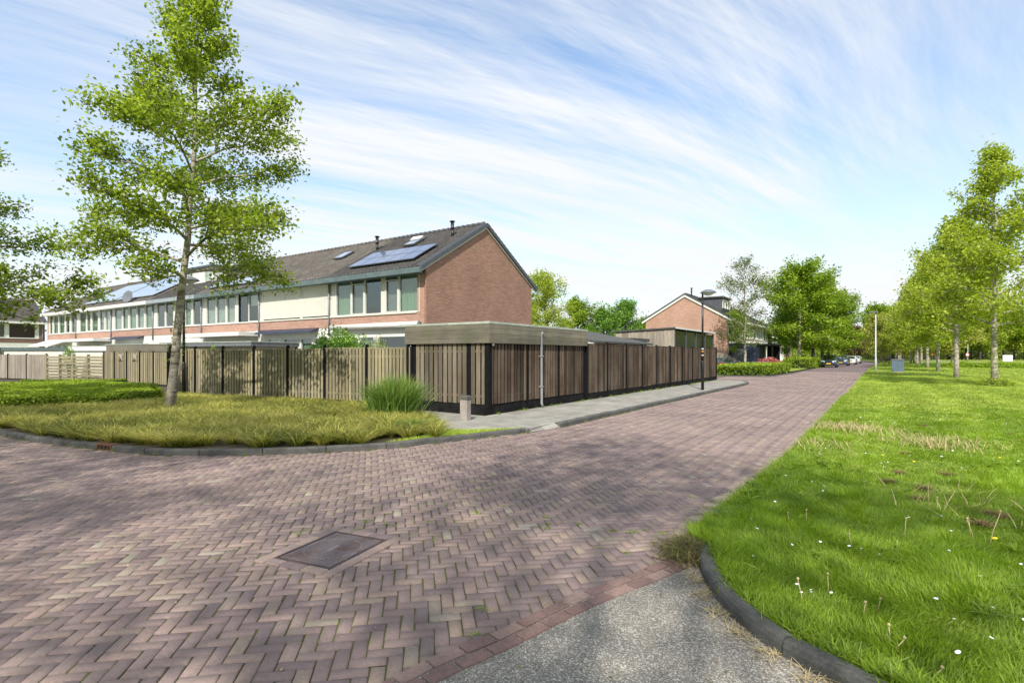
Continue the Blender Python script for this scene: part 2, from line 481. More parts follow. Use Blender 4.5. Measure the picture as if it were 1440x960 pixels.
nt.links.new(math_n(nt, 'DIVIDE', sp.outputs[0], zz), cb.inputs[0]); nt.links.new(math_n(nt, 'DIVIDE', sp.outputs[1], zz), cb.inputs[1])
cv = cb.outputs[0]
# gentle domain warp, then long fibres
wn = nt.nodes.new('ShaderNodeTexNoise'); wn.inputs['Scale'].default_value = 0.35; wn.inputs['Detail'].default_value = 1.5
nt.links.new(cv, wn.inputs['Vector'])
wv = nt.nodes.new('ShaderNodeVectorMath'); wv.operation = 'SCALE'; nt.links.new(wn.outputs['Color'], wv.inputs[0]); wv.inputs['Scale'].default_value = 0.7
va = nt.nodes.new('ShaderNodeVectorMath'); va.operation = 'ADD'; nt.links.new(cv, va.inputs[0]); nt.links.new(wv.outputs[0], va.inputs[1])
FIB = R(62)                                   # heading of the cirrus fibres
fib = noise(nt, mapping(nt, mapping(nt, va.outputs[0], rot=(0, 0, -FIB)), (0.20, 2.1, 1), loc=(3.1, 0.4, 0)), 1.0, 12, 0.68)
fib2 = noise(nt, mapping(nt, mapping(nt, va.outputs[0], rot=(0, 0, -FIB - 0.25)), (0.6, 5.0, 1), loc=(1.1, 7.4, 2)), 1.0, 12, 0.68)
patch = noise(nt, mapping(nt, cv, (0.42, 0.42, 1), loc=(5.3, 2.1, 0)), 1.0, 3, 0.5)
c1 = ramp(nt, fib, [(0.38, 0.0), (0.74, 1.0)])
c2 = ramp(nt, fib2, [(0.42, 0.0), (0.70, 0.8)])
pm = ramp(nt, patch, [(0.30, 0.30), (0.52, 1.0)])
cl = math_n(nt, 'MULTIPLY', math_n(nt, 'ADD', math_n(nt, 'MULTIPLY', c1, 1.0), math_n(nt, 'MULTIPLY', c2, 0.6)), pm)
# thin veil that thickens towards the horizon
veil = ramp(nt, sp.outputs[2], [(0.0, 0.88), (0.10, 0.56), (0.30, 0.20), (0.7, 0.05)])
cl = math_n(nt, 'ADD', cl, veil); cl.node.use_clamp = True
cloud = mixc(nt, ramp(nt, sp.outputs[2], [(0.0, 0.0), (0.5, 1.0)]), (5.5, 5.6, 5.7), (5.3, 5.5, 5.75))
sk = mixc(nt, 1.0, sky.outputs[0], (1.26, 1.44, 1.50), 'MULTIPLY')
colr = mixc(nt, cl, sk, cloud)
bg = nt.nodes.new('ShaderNodeBackground'); nt.links.new(colr, bg.inputs[0]); bg.inputs[1].default_value = 0.10
wo = nt.nodes.new('ShaderNodeOutputWorld'); nt.links.new(bg.outputs[0], wo.inputs[0])
scene.view_settings.view_transform = 'Standard'; scene.view_settings.look = 'None'
scene.view_settings.gamma = 1; scene.view_settings.use_curve_mapping = False
scene.view_settings.exposure = 0.82
scene.render.engine = 'CYCLES'
scene.cycles.max_bounces = 6; scene.cycles.transparent_max_bounces = 12; scene.cycles.transmission_bounces = 4

# ================================================================== MATERIALS
M = {}
def build_mats():
    # clinker pavers
    m, nt = new_mat('clinker_pavers')
    w_ = worldc(nt)
    t = tone(nt)
    col = ramp(nt, t, [(0.0, (0.155, 0.112, 0.114)), (0.25, (0.205, 0.148, 0.140)), (0.5, (0.238, 0.174, 0.156)), (0.72, (0.265, 0.190, 0.160)), (0.88, (0.275, 0.212, 0.165)), (1.0, (0.300, 0.255, 0.205))])
    st = noise(nt, w_, 0.55, 8, 0.65)
    col = mixc(nt, 1.0, col, ramp(nt, st, [(0.3, 0.78), (0.7, 1.20)]), 'MULTIPLY')
    fi = noise(nt, w_, 45, 5, 0.7)
    col = mixc(nt, 1.0, col, ramp(nt, fi, [(0.3, 0.78), (0.7, 1.18)]), 'MULTIPLY')
    dust = ramp(nt, noise(nt, w_, 2.3, 6, 0.7), [(0.52, 0.0), (0.75, 0.38)])
    col = mixc(nt, dust, col, (0.30, 0.255, 0.215))
    finish(nt, col, ramp(nt, fi, [(0.3, 0.62), (0.7, 0.9)]), fi, 0.35, 0.004, spec=0.35); M['paver'] = m
    m, nt = new_mat('red_border_pavers'); w_ = worldc(nt)
    col = ramp(nt, tone(nt), [(0.0, (0.17, 0.105, 0.095)), (0.6, (0.225, 0.14, 0.12)), (1.0, (0.27, 0.185, 0.155))])
    fi = noise(nt, w_, 40, 5, 0.7)
    col = mixc(nt, 1.0, col, ramp(nt, fi, [(0.3, 0.75), (0.7, 1.2)]), 'MULTIPLY')
    finish(nt, col, 0.85, fi, 0.35, 0.004); M['border'] = m
    m, nt = new_mat('mossy_joint_sand'); w_ = worldc(nt)
    col = ramp(nt, noise(nt, w_, 1.6, 6, 0.7), [(0.36, (0.065, 0.052, 0.040)), (0.50, (0.085, 0.085, 0.030)), (0.64, (0.10, 0.125, 0.022))])
    finish(nt, col, 1.0, noise(nt, w_, 60, 3), 0.5, 0.01); M['joint'] = m
    # coarse asphalt / exposed aggregate
    m, nt = new_mat('worn_asphalt'); w_ = worldc(nt)
    v = nt.nodes.new('ShaderNodeTexVoronoi'); v.inputs['Scale'].default_value = 125; nt.links.new(w_, v.inputs['Vector'])
    sv_ = nt.nodes.new('ShaderNodeSeparateColor'); nt.links.new(v.outputs['Color'], sv_.inputs[0])
    stone = ramp(nt, sv_.outputs[0], [(0.0, (0.20, 0.175, 0.145)), (0.55, (0.31, 0.28, 0.235)), (0.8, (0.43, 0.395, 0.34)), (0.97, (0.64, 0.60, 0.54))])
    edge = ramp(nt, v.outputs['Distance'], [(0.25, 1.0), (0.6, 0.62)])
    col = mixc(nt, 1.0, stone, edge, 'MULTIPLY')
    col = mixc(nt, 1.0, col, ramp(nt, noise(nt, w_, 1.3, 6, .6), [(0.3, 0.85), (0.7, 1.12)]), 'MULTIPLY')
    finish(nt, col, 0.85, math_n(nt, 'MULTIPLY', v.outputs['Distance'], -1), 0.8, 0.006); M['asphalt'] = m
    # concrete slabs of the pavement
    m, nt = new_mat('pavement_slabs'); w_ = worldc(nt)
    b = nt.nodes.new('ShaderNodeTexBrick'); nt.links.new(mapping(nt, w_, rot=(0, 0, R(90))), b.inputs['Vector'])
    b.inputs['Scale'].default_value = 1; b.inputs['Brick Width'].default_value = .30; b.inputs['Row Height'].default_value = .30
    b.inputs['Mortar Size'].default_value = .005; b.inputs['Mortar Smooth'].default_value = .3
    b.inputs['Color1'].default_value = (.26, .245, .22, 1); b.inputs['Color2'].default_value = (.34, .32, .285, 1); b.inputs['Mortar'].default_value = (.07, .075, .04, 1)
    n = noise(nt, w_, 0.9, 7, .65)
    col = mixc(nt, 1.0, b.outputs['Color'], ramp(nt, n, [(0.3, 0.72), (0.7, 1.12)]), 'MULTIPLY')
    col = mixc(nt, ramp(nt, noise(nt, w_, 3.1, 6, .7), [(0.55, 0), (0.75, .5)]), col, (.12, .13, .06))
    fi = noise(nt, w_, 70, 4, .7)
    col = mixc(nt, 1.0, col, ramp(nt, fi, [(0.3, 0.85), (0.7, 1.12)]), 'MULTIPLY')
    finish(nt, col, .9, math_n(nt, 'MULTIPLY', b.outputs['Fac'], -1), .4, .006); M['slab'] = m
    def conc(name, c, dirt, bs=.4):
        m, nt = new_mat(name); w_ = worldc(nt)
        n = noise(nt, w_, 2.2, 7, .7); fi = noise(nt, w_, 60, 4, .7)
        col = mixc(nt, ramp(nt, n, [(.35, 0), (.68, 1)]), c, dirt)
        col = mixc(nt, 1.0, col, ramp(nt, fi, [(.3, .7), (.7, 1.25)]), 'MULTIPLY')
        finish(nt, col, .92, fi, bs, .006); return m
    M['kerb'] = conc('weathered_kerb_concrete', (.125, .12, .112), (.055, .055, .05))
    M['kerb_dark'] = conc('dark_kerb_concrete', (.12, .118, .11), (.05, .05, .046), .9)
    M['bollard'] = conc('bollard_concrete', (.33, .29, .26), (.22, .19, .16))
    M['soil'] = conc('soil', (.075, .055, .035), (.05, .045, .025))
    # grass ground
    m, nt = new_mat('lawn_ground'); w_ = worldc(nt)
    n = noise(nt, w_, .35, 5, .6); n2 = noise(nt, w_, 5.0, 7, .7)
    col = ramp(nt, n2, [(.3, (.11, .17, .016)), (.5, (.18, .26, .025)), (.7, (.32, .35, .08))])
    col = mixc(nt, ramp(nt, n, [(.45, 0), (.7, .6)]), col, (.30, .27, .10))
    finish(nt, col, .95, n2, .8, .05, spec=.1); M['lawn'] = m
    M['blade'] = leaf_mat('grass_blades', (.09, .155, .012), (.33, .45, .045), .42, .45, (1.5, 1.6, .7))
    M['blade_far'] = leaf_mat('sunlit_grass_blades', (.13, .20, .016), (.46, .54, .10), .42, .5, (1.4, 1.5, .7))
    M['sedge'] = leaf_mat('sedge_blades', (.045, .075, .010), (.70, .63, .21), .35, .5, (1.3, 1.28, .75), (.29, .30, .048))
    M['tallgrass'] = leaf_mat('tall_grass_blades', (.05, .12, .020), (.27, .38, .080), .3, .4, (1.3, 1.4, .7))
    M['hedge'] = leaf_mat('hedge_leaves', (.08, .14, .010), (.36, .46, .040), .38, .5)
    M['shrub'] = leaf_mat('shrub_leaves', (.07, .16, .015), (.24, .40, .06), .35, .45)
    M['shrub_yellow'] = leaf_mat('pale_shrub_leaves', (.19, .26, .05), (.42, .46, .15), .35, .5)
    M['shrub_pink'] = leaf_mat('pink_shrub_leaves', (.30, .07, .06), (.62, .25, .22), .3, .5, (1.3, 1, 1))
    M['leaf'] = leaf_mat('oak_leaves', (.085, .135, .014), (.42, .50, .070), .46, .5)
    M['leaf_pale'] = leaf_mat('plane_leaves', (.18, .235, .025), (.48, .54, .080), .48, .5)
    M['leaf_yellow'] = leaf_mat('willow_leaves', (.22, .25, .04), (.46, .44, .12), .4, .5)
    M['leaf_maple'] = leaf_mat('maple_leaves', (.095, .17, .010), (.33, .44, .035), .40, .5)
    M['leaf_grey'] = leaf_mat('birch_leaves', (.09, .12, .035), (.24, .28, .09), .3, .5)
    M['leaf_red'] = leaf_mat('copper_leaves', (.06, .03, .025), (.16, .09, .06), .3, .5)
    M['inner'] = plain('hedge_core_dark', (.03, .035, .015), 1.0, .4, 12)  # near-black colour for the solid body inside the hedges
    M['straw'] = plain('dry_straw', (.45, .36, .19), .9, .3, 30)
    # bark
    def bark(name, a, b_, band):
        m, nt = new_mat(name); oc = objc(nt)
        n = noise(nt, mapping(nt, oc, (3, 3, 9)), 1.0, 6, .7)
        n2 = noise(nt, mapping(nt, oc, (14, 14, 5)), 1.0, 5, .7)
        col = mixc(nt, ramp(nt, n, [(.46, 0), (.56, 1)]), a, b_)
        col = mixc(nt, 1.0, col, ramp(nt, n2, [(.3, .7), (.7, 1.2)]), 'MULTIPLY')
        if band:
            bd = noise(nt, mapping(nt, oc, (1.3, 1.3, 6.5)), 1.0, 4, .6)
            col = mixc(nt, ramp(nt, bd, [(.56, 0), (.60, .8)]), col, (.07, .055, .035))
        finish(nt, col, .9, n2, .8, .02); return m
    M['bark'] = bark('banded_bark', (.38, .34, .28), (.22, .19, .15), True)
    M['bark_dark'] = bark('dark_bark', (.10, .085, .065), (.06, .05, .04), False)
    M['bark_grey'] = bark('grey_bark', (.40, .36, .29), (.24, .21, .16), False)
    # walls
    M['brick_red'] = brick_mat('red_brick', (.36, .185, .13), (.27, .138, .098), (.31, .24, .195))
    M['brick_pink'] = brick_mat('pink_brick', (.43, .245, .185), (.37, .205, .155), (.42, .33, .27))
    M['brick_dark'] = brick_mat('dark_brick', (.22, .105, .08), (.17, .08, .065), (.2, .17, .15))
    def tiles(name, a, b_):
        m, nt = new_mat(name); oc = objc(nt)
        n = noise(nt, oc, 1.1, 6, .65); n2 = noise(nt, oc, 12, 4, .6)
        col = mixc(nt, ramp(nt, n, [(.3, 0), (.7, 1)]), a, b_)
        col = mixc(nt, 1.0, col, ramp(nt, tone(nt), [(0, .8), (1, 1.2)]), 'MULTIPLY')
        col = mixc(nt, 1.0, col, ramp(nt, n2, [(.3, .8), (.7, 1.2)]), 'MULTIPLY')
        finish(nt, col, .75, n2, .2, .01); return m
    M['tile_grey'] = tiles('grey_roof_tiles', (.042, .040, .040), (.075, .068, .064))
    M['tile_brown'] = tiles('brown_roof_tiles', (.082, .073, .066), (.128, .112, .098))
    M['ridge'] = plain('ridge_tiles', (.055, .055, .06), .6, .3)
    # woods
    M['wood_green'] = wood_mat('greenish_fence_wood', (.30, .255, .15), (.25, .22, .155), .25, .22)
    M['wood_brown'] = wood_mat('brown_fence_wood', (.060, .038, .026), (.125, .095, .072), .15, .62)
    M['grass_patch'] = plain('dry_turf', (.20, .24, .05), .95, .35, 9)
    M['wood_shed'] = wood_mat('shed_plank_wood', (.135, .105, .074), (.20, .17, .13), .25, .38)
    M['wood_fascia'] = wood_mat('fascia_wood', (.20, .175, .135), (.13, .12, .098), .6, .32, horiz=True)
    M['wood_grey'] = wood_mat('silver_grey_wood', (.33, .29, .235), (.26, .22, .18), .1, .25)
    M['black'] = plain('black_stained_wood', (.008, .008, .009), .85, .4, 9, spec=.1)
    M['plinth'] = plain('black_plinth_board', (.013, .013, .013), .9, .6, 5, spec=.1)
    # paints and metals
    M['white'] = plain('white_paint', (.62, .61, .57), .45, .06, 3)
    M['cream'] = plain('cream_paint', (.58, .565, .50), .5, .08, 3)
    M['screen'] = plain('roller_shutter_fabric', (.68, .66, .59), .8, .05, 1.2)
    M['teal'] = plain('teal_grey_gutter_paint', (.10, .135, .138), .5, .2, 3)
    M['bluegrey'] = plain('blue_grey_paint', (.26, .30, .32), .5, .12, 3)
    M['grey'] = plain('grey_plastic', (.23, .235, .24), .5, .15, 4)
    M['felt'] = plain('roofing_felt', (.07, .072, .066), .95, .3, 3)
    M['felt_edge'] = plain('roof_edge_trim', (.34, .37, .31), .7, .25, 5)
    M['navy'] = plain('navy_paint', (.022, .032, .060), .4, .15, 3)
    M['lead'] = plain('dark_lead', (.07, .075, .085), .5, .2, 3)
    M['lampblack'] = plain('black_gloss_coating', (.015, .015, .017), .35, .25, 5)
    M['lampgrey'] = plain('grey_lamp_housing', (.13, .14, .15), .4, .15, 5)
    M['lens'] = plain('milky_lens', (.55, .56, .55), .25, .05, 5)
    M['whitepole'] = plain('white_pole_coating', (.45, .46, .46), .4, .05, 5)
    M['cabinet'] = plain('blue_grey_cabinet', (.10, .14, .18), .45, .1, 4)
    M['curtain_green'] = plain('green_curtain', (.24, .31, .20), .9, .12, 3)
    M['curtain_grey'] = plain('grey_curtain', (.36, .36, .32), .9, .2, 3)
    M['insect'] = plain('insect_screen', (.20, .195, .18), .9, .08, 3)
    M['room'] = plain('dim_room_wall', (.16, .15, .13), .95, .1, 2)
    M['glass'] = glass_mat('window_glass')
    M['dark_pane'] = plain('dark_window_pane', (.018, .022, .022), .12, .3, 2, spec=.45, bs=0)
    M['glass_dark'] = glass_mat('dark_glass', (.25, .28, .27), .30)
    m, nt = new_mat('solar_cells'); oc = nt.nodes.new('ShaderNodeTexCoord').outputs['UV']
    b = nt.nodes.new('ShaderNodeTexBrick'); b.offset = 0; nt.links.new(objc(nt), b.inputs['Vector']); b.inputs['Scale'].default_value = 1
    b.inputs['Brick Width'].default_value = .16; b.inputs['Row Height'].default_value = .16; b.inputs['Mortar Size'].default_value = .006
    b.inputs['Color1'].default_value = (.045, .07, .15, 1); b.inputs['Color2'].default_value = (.06, .09, .18, 1); b.inputs['Mortar'].default_value = (.3, .33, .4, 1)
    finish(nt, b.outputs['Color'], .22, spec=.7, coat=.7); M['solar'] = m
    m, nt = new_mat('pale_solar_cells')
    b = nt.nodes.new('ShaderNodeTexBrick'); b.offset = 0; nt.links.new(objc(nt), b.inputs['Vector']); b.inputs['Scale'].default_value = 1
    b.inputs['Brick Width'].default_value = .16; b.inputs['Row Height'].default_value = .16; b.inputs['Mortar Size'].default_value = .006
    b.inputs['Color1'].default_value = (.22, .27, .36, 1); b.inputs['Color2'].default_value = (.26, .31, .40, 1); b.inputs['Mortar'].default_value = (.5, .52, .56, 1)
    finish(nt, b.outputs['Color'], .25, spec=.8, coat=.6); M['solar_pale'] = m
    m, nt = new_mat('cast_iron'); oc = objc(nt)
    n = noise(nt, oc, 5, 6, .7)
    col = ramp(nt, n, [(.35, (.055, .045, .05)), (.55, (.10, .075, .075)), (.72, (.19, .085, .05))])
    finish(nt, col, .6, noise(nt, oc, 90, 3), .4, .003, metallic=.35); M['iron'] = m
    m, nt = new_mat('studded_iron'); oc = objc(nt)
    n = noise(nt, oc, 4, 6, .7); sz_ = nt.nodes.new('ShaderNodeSeparateXYZ'); nt.links.new(oc, sz_.inputs[0])
    top = ramp(nt, math_n(nt, 'MULTIPLY', sz_.outputs[2], 100.0), [(.2, (.085, .050, .042)), (.7, (.23, .19, .195))])
    finish(nt, mixc(nt, ramp(nt, n, [(.5, 0), (.65, .8)]), top, (.17, .085, .055)), .55, noise(nt, oc, 90, 3), .3, .003, metallic=.3); M['lidiron'] = m
    m, nt = new_mat('rusty_iron'); oc = objc(nt)
    finish(nt, ramp(nt, noise(nt, oc, 22, 5, .7), [(.3, (.07, .035, .022)), (.7, (.17, .08, .045))]), .85, noise(nt, oc, 80), .4, .003); M['rust'] = m
    M['hole'] = plain('dark_opening', (.008, .008, .008), 1, .1)
    M['daisy'] = plain('white_petals', (.85, .85, .82), .7, .05)
    M['yellow'] = plain('yellow_petals', (.75, .55, .02), .7, .1)
    for k, c in dict(car_navy=(.02, .03, .05), car_black=(.012, .012, .014), car_white=(.72, .73, .74), car_silver=(.42, .44, .46), car_blue=(.03, .06, .11)).items():
        M[k] = plain(k + '_paint', c, .25, .04, 2, metallic=0.0, spec=.6, coat=1.0, bs=0)
    M['tyre'] = plain('tyre_rubber', (.02, .02, .02), .9, .2)
    M['rim'] = plain('alloy_rim', (.40, .41, .42), .35, .1, metallic=.8)
    M['headlight'] = plain('headlight_glass', (.65, .68, .70), .1, .05, spec=.8)
    M['redlight'] = plain('red_tail_light', (.45, .015, .012), .2, .1)
    M['plate'] = plain('yellow_number_plate', (.80, .52, .03), .5, .05)
    M['sign_white'] = plain('sign_white', (.75, .75, .74), .5, .05)
    M['sign_red'] = plain('sign_red', (.55, .03, .03), .5, .05)
    M['sign_orange'] = plain('sign_orange', (.75, .28, .02), .5, .05)
    M['paper'] = plain('printed_paper', (.55, .57, .68), .7, .25, 30)
    M['paperblue'] = plain('blue_print', (.06, .08, .30), .7, .2, 30)
build_mats()

# ================================================================== GROUND, ROAD, KERBS
LAWN_Z = 0.07
sheet('ground', [(-1500, -1500), (1500, -1500), (1500, 1500), (-1500, 1500)], -0.07, M['lawn'])

# left edge of the carriageway: kerb from the left side street round the corner and up the street
kerbL = smooth_line([(-60, 3.35), (-40, 3.3), (-24, 3.25), at(0, 612), at(140, 632), at(250, 640), at(400, 638), at(540, 631), at(620, 622), at(745, 608)], .25)
cornerK = kerbL[-1]
KX = -5.98
kerbL2 = smooth_line([at(788, 600.5), (KX, 13), (KX, 18), (KX, 25), (KX, 31.5), (KX - .25, 33.6), (KX - 1.1, 35.1), (KX - 2.6, 35.7), (KX - 6, 35.9)], .25)
# right edge
edgeR = smooth_line([(-1.36, 4.25), at(990, 745), at(1040, 700), at(1100, 650), at(1150, 600), at(1180, 566), at(1200, 545), (-.95, 60), (-.6, 100), (-.5, 130), (-2.2, 170), (-8, 210), (-20, 240)], .5)
borderA = smooth_line([(-2.15, -1.5), (-2.12, .6), at(545, 955), at(694, 889), at(793, 842), at(875, 811), at(927, 791)], .215)
kerbR = smooth_line([at(985, 782), at(986, 810), at(1020, 860), at(1080, 910), at(1152, 952), (.62, 2.78), (2.0, 2.75), (6, 2.6), (14, 2.6), (24, 2.6)], .25)
edgeLfar = smooth_line([(-6.9, 44.5), (-6.3, 52), (-6.2, 62), (-6.15, 76), (-6.3, 90), (-5.6, 110), (-5.0, 130), (-7, 170), (-13, 208), (-25, 236)], 1.0)

road_poly = [(-60, -2.6), (-2.15, -2.6)] + [tuple(p) for p in borderA] + [tuple(p) for p in edgeR] + [tuple(p) for p in edgeLfar[::-1]] \
    + [(-9.0, 43.2), (-12, 42.6), (-45, 42.6), (-45, 36.0)] + [tuple(p) for p in kerbL2[::-1]] + [tuple(p) for p in kerbL[::-1]]
sheet('road_bed', road_poly, -0.0085, M['joint'])

def herringbone():
    rng = np.random.default_rng(4)
    BL, BW = 0.203, 0.087; c = math.cos(PI / 4)
    x0, x1, y0, y1 = -24, 0.2, -1.6, 62
    # herringbone lattice for any brick ratio: steps (W, W) and (L, -L) in brick axes
    I, J = np.meshgrid(np.arange(-400, 900), np.arange(-170, 170), indexing='ij'); I = I.ravel(); J = J.ravel()
    oa = I * BW + J * BL; ob = I * BW - J * BL
    pa = np.concatenate([oa + BL / 2, oa + BL + BW / 2]); pb = np.concatenate([ob + BW / 2, ob + BW - BL / 2])
    ha = np.concatenate([np.full(len(oa), BL / 2), np.full(len(oa), BW / 2)]); hb = np.concatenate([np.full(len(oa), BW / 2), np.full(len(oa), BL / 2)])
    wx = (pa - pb) * c; wy = (pa + pb) * c
    k = (wx > x0) & (wx < x1) & (wy > y0) & (wy < y1); wx, wy, ha, hb = wx[k], wy[k], ha[k], hb[k]
    # slow drift of the courses, as settled paving has
    P = np.stack([wx, wy], 1)
    wobx = (value_noise(P, 2.7, 3) - .5) * .10; woby = (value_noise(P, 3.1, 8) - .5) * .10
    P = P + np.stack([wobx, woby], 1)
    m = (wx > x0) & (wx < x1) & (wy > y0) & (wy < y1) & ((wx > -9.5) | (wy < 5))
    m &= inside(P, [(-60, -2.6), (-2.05, -2.6)] + [tuple(p) for p in offset_line(borderA, -.09)] + road_poly[2 + len(borderA):])
    # keep clear of the iron cover
    q = (P - MC) @ MCR
    m &= ~((np.abs(q[:, 0]) < MCH[0] + .045) & (np.abs(q[:, 1]) < MCH[1] + .045))
    P, ha, hb = P[m], ha[m], hb[m]; n = len(P)
    gap = .0038
    ha = ha - gap + rng.normal(0, .0008, n); hb = hb - gap + rng.normal(0, .0008, n)
    ea = np.array([c, c]); eb = np.array([-c, c])
    rot = rng.normal(0, .012, n) + (value_noise(P, 2.0, 5) - .5) * .07
    cr, sr = np.cos(rot)[:, None], np.sin(rot)[:, None]
    EA = ea * cr + eb * sr; EB = eb * cr - ea * sr
    z = rng.normal(0, .0016, n) + (value_noise(P, 1.4, 9) - .5) * .009
    z = np.clip(z, -.0045, .0055)
    V = np.zeros((n, 8, 3), np.float32)
    tilt = rng.normal(0, .0012, (n, 4))
    for i, (s, t) in enumerate(((-1, -1), (1, -1), (1, 1), (-1, 1))):
        jx = rng.normal(0, .0012, n)
        for lvl, (ins, zz_) in enumerate(((.006, 0.0), (0.0, -.006))):
            xy = P + EA * (s * (ha - ins) + jx)[:, None] + EB * (t * (hb - ins) + jx)[:, None]
            V[:, lvl * 4 + i, :2] = xy
            V[:, lvl * 4 + i, 2] = z + (tilt[:, i] if lvl == 0 else 0) + (zz_ if lvl == 0 else -.009)
    b = np.arange(n)[:, None] * 8
    F = [b + np.array([0, 1, 2, 3])] + [b + np.array([4 + i, 4 + (i + 1) % 4, (i + 1) % 4, i]) for i in range(4)]
    tn = rng.beta(2.0, 2.4, n); tn = np.where(rng.random(n) < .035, rng.uniform(.85, 1, n), tn * .84 + .06)
    tn = np.clip(tn + (value_noise(P, 1.1, 21) - .5) * .25, 0, 1)
    me = arr_mesh('road', V.reshape(-1, 3), [np.concatenate(F)], np.repeat(tn, 8))
    tag(link('road', me, M['paver']), kind='structure')
# iron cover: centre, axes, half sizes
_c = [np.array(at(*p)) for p in ((465, 749), (548, 759), (467, 801), (387, 784))]
MC = sum(_c) / 4
_u = (_c[1] - _c[2]); _u /= np.linalg.norm(_u)
MCR = np.stack([_u, np.array([-_u[1], _u[0]])], 1)
MCH = (0.36, 0.29)
herringbone()
# far stretch of the street, beyond where single pavers can be seen
farpoly = [p for p in road_poly if p[1] > 61.5 and p[0] > -40]
sheet('road', [tuple(p) for p in edgeR if p[1] > 61.8] + [tuple(p) for p in edgeLfar[::-1] if p[1] > 61.8], 0.002, M['paver'])
sheet('road', [(-45, 36.1), (-9.6, 36.1), (-9.6, 42.5), (-45, 42.5)], 0.002, M['paver'])
sheet('road', [(-60, -2.6), (-24, -2.6), (-24, 3.2), (-60, 3.2)], 0.002, M['paver'])

# double red border course between pavers and asphalt
def border():
    mb = MB(); rng = random.Random(3)
    L = offset_line(borderA, -.055)
    full = np.vstack([L, [L[-1] + (L[-1] - L[-2]) * .8]])
    for row, off in enumerate((0.0, -.105)):
        q = offset_line(full, off); sh = .5 * row
        for i in range(len(q) - 1):
            a = q[i] * (1 - sh) + q[min(i + 1, len(q) - 1)] * sh; b_ = q[i + 1] * (1 - sh) + q[min(i + 2, len(q) - 1)] * sh
            d = b_ - a; l = np.linalg.norm(d)
            if l < .05: continue
            ang = math.atan2(d[1], d[0]); mid = (a + b_) / 2
            Mx = Matrix.Translation((mid[0], mid[1], 0)) @ Matrix.Rotation(ang, 4, 'Z') @ Matrix.Rotation(rng.uniform(-.008, .008), 4, 'X')
            t = rng.random(); h = l / 2 - .0035; zt = .011 + rng.uniform(-.002, .002)
            vs = [Mx @ Vector(p) for p in ((-h, -.048, -.02), (h, -.048, -.02), (h, .048, -.02), (-h, .048, -.02), (-h + .005, -.043, zt), (h - .005, -.043, zt), (h - .005, .043, zt), (-h + .005, .043, zt))]
            mb.add(vs, [(4, 5, 6, 7), (0, 1, 5, 4), (1, 2, 6, 5), (2, 3, 7, 6), (3, 0, 4, 7)], t)
    tag(mb.build('road_border', M['border']), kind='structure')
border()
bo = offset_line(borderA, -.02)
asph = [tuple(p) for p in bo] + [(bo[-1][0] + .12, bo[-1][1] + .25)] + [(-1.16, 4.35)] + [tuple(p) for p in kerbR] + [(24, -.2), (3, -.3), (1, -1.5)]
sheet('asphalt_path', asph, 0.003, M['asphalt'])

def kerb(name, line, width, top, mat, unit=4, sink=.1, rnd=.02, side=1):
    """row of kerb stones; line = edge facing the carriageway, the stone lies to its left"""
    mb = MB(); rng = random.Random(len(line))
    inner = offset_line(line, width * side)
    i = 0
    while i < len(line) - 1:
        j = min(i + unit, len(line) - 1)
        A_, B_ = line[i:j + 1].copy(), inner[i:j + 1].copy()
        for Q in (A_, B_):
            d0 = Q[1] - Q[0]; Q[0] = Q[0] + d0 * (.007 / max(np.linalg.norm(d0), 1e-6)); d1 = Q[-2] - Q[-1]; Q[-1] = Q[-1] + d1 * (.007 / max(np.linalg.norm(d1), 1e-6))
        dz = rng.uniform(-.004, .004); t = rng.random()
        vs = []
        for a, b_ in zip(A_, B_):
            e = (b_ - a) / np.linalg.norm(b_ - a)
            pr = [(a, -sink), (a, top - rnd * 1.3), (a + e * rnd * .35, top - rnd * .4), (a + e * rnd, top), (b_ - e * rnd * .5, top), (b_, top - rnd * .5), (b_, -sink)]
            vs += [(p[0], p[1], z + (dz if z > 0 else 0)) for p, z in pr]
        n = len(A_); fs = []
        for q in range(n - 1):
            for r_ in range(6): fs.append((q * 7 + r_, (q + 1) * 7 + r_, (q + 1) * 7 + r_ + 1, q * 7 + r_ + 1))
        fs += [tuple(range(7)), tuple((n - 1) * 7 + r_ for r_ in range(6, -1, -1))]
        mb.add(vs, fs, t); i = j
    me = mb.build(name, mat)
    tag(me, kind='structure'); return me
kerb('kerb', kerbL, .13, .095, M['kerb'])
kerb('kerb', kerbL2, .16, .10, M['kerb'])
kerb('kerb', kerbR, .105, .10, M['kerb_dark'], rnd=.03, unit=3)
kerb('kerb', smooth_line([(-10.2, 43.0), (-8.2, 43.3), (-7.1, 44.2), (-6.6, 46), (-6.3, 52), (-6.2, 60), (-6.2, 72)], .25), .13, .09, M['kerb'])
kerb('kerb', smooth_line([(-45, 42.75), (-30, 42.75), (-10.2, 43.0)], .5), .13, .09, M['kerb'])

# pavement along the fence, ramp at the corner
inL2 = offset_line(kerbL2, .155)
pv = [(-8.6, 8.95), (-6.95, 8.75)] + [(cornerK[0] - .14, cornerK[1] - .05)]
pave_poly = [(-11.8, 9.3), (-10.2, 9.0), (-8.7, 8.3), (-7.0, 8.75), (-6.12, 9.6), (-6.13, 10.35)] + [tuple(p) for p in inL2 if p[1] > 10.35] + [(-12.2, 37), (-8.3, 36.2), (-8.3, 11.0), (-11.8, 11.2)]
sheet('pavement', pave_poly, UP, M['slab'], thick=.12)
ramp_bm = bmesh.new()
rp = [(cornerK[0] - .14, cornerK[1] + .02, UP), (cornerK[0] - .02, cornerK[1] + .02, .004), (at(788, 600.5)[0] + .0, at(788, 600.5)[1] - .01, .004), (at(788, 600.5)[0] - .16, at(788, 600.5)[1], UP), (-6.6, 10.2, UP + .003), (-6.6, 9.3, UP + .003)]
vv = [ramp_bm.verts.new(p) for p in rp]
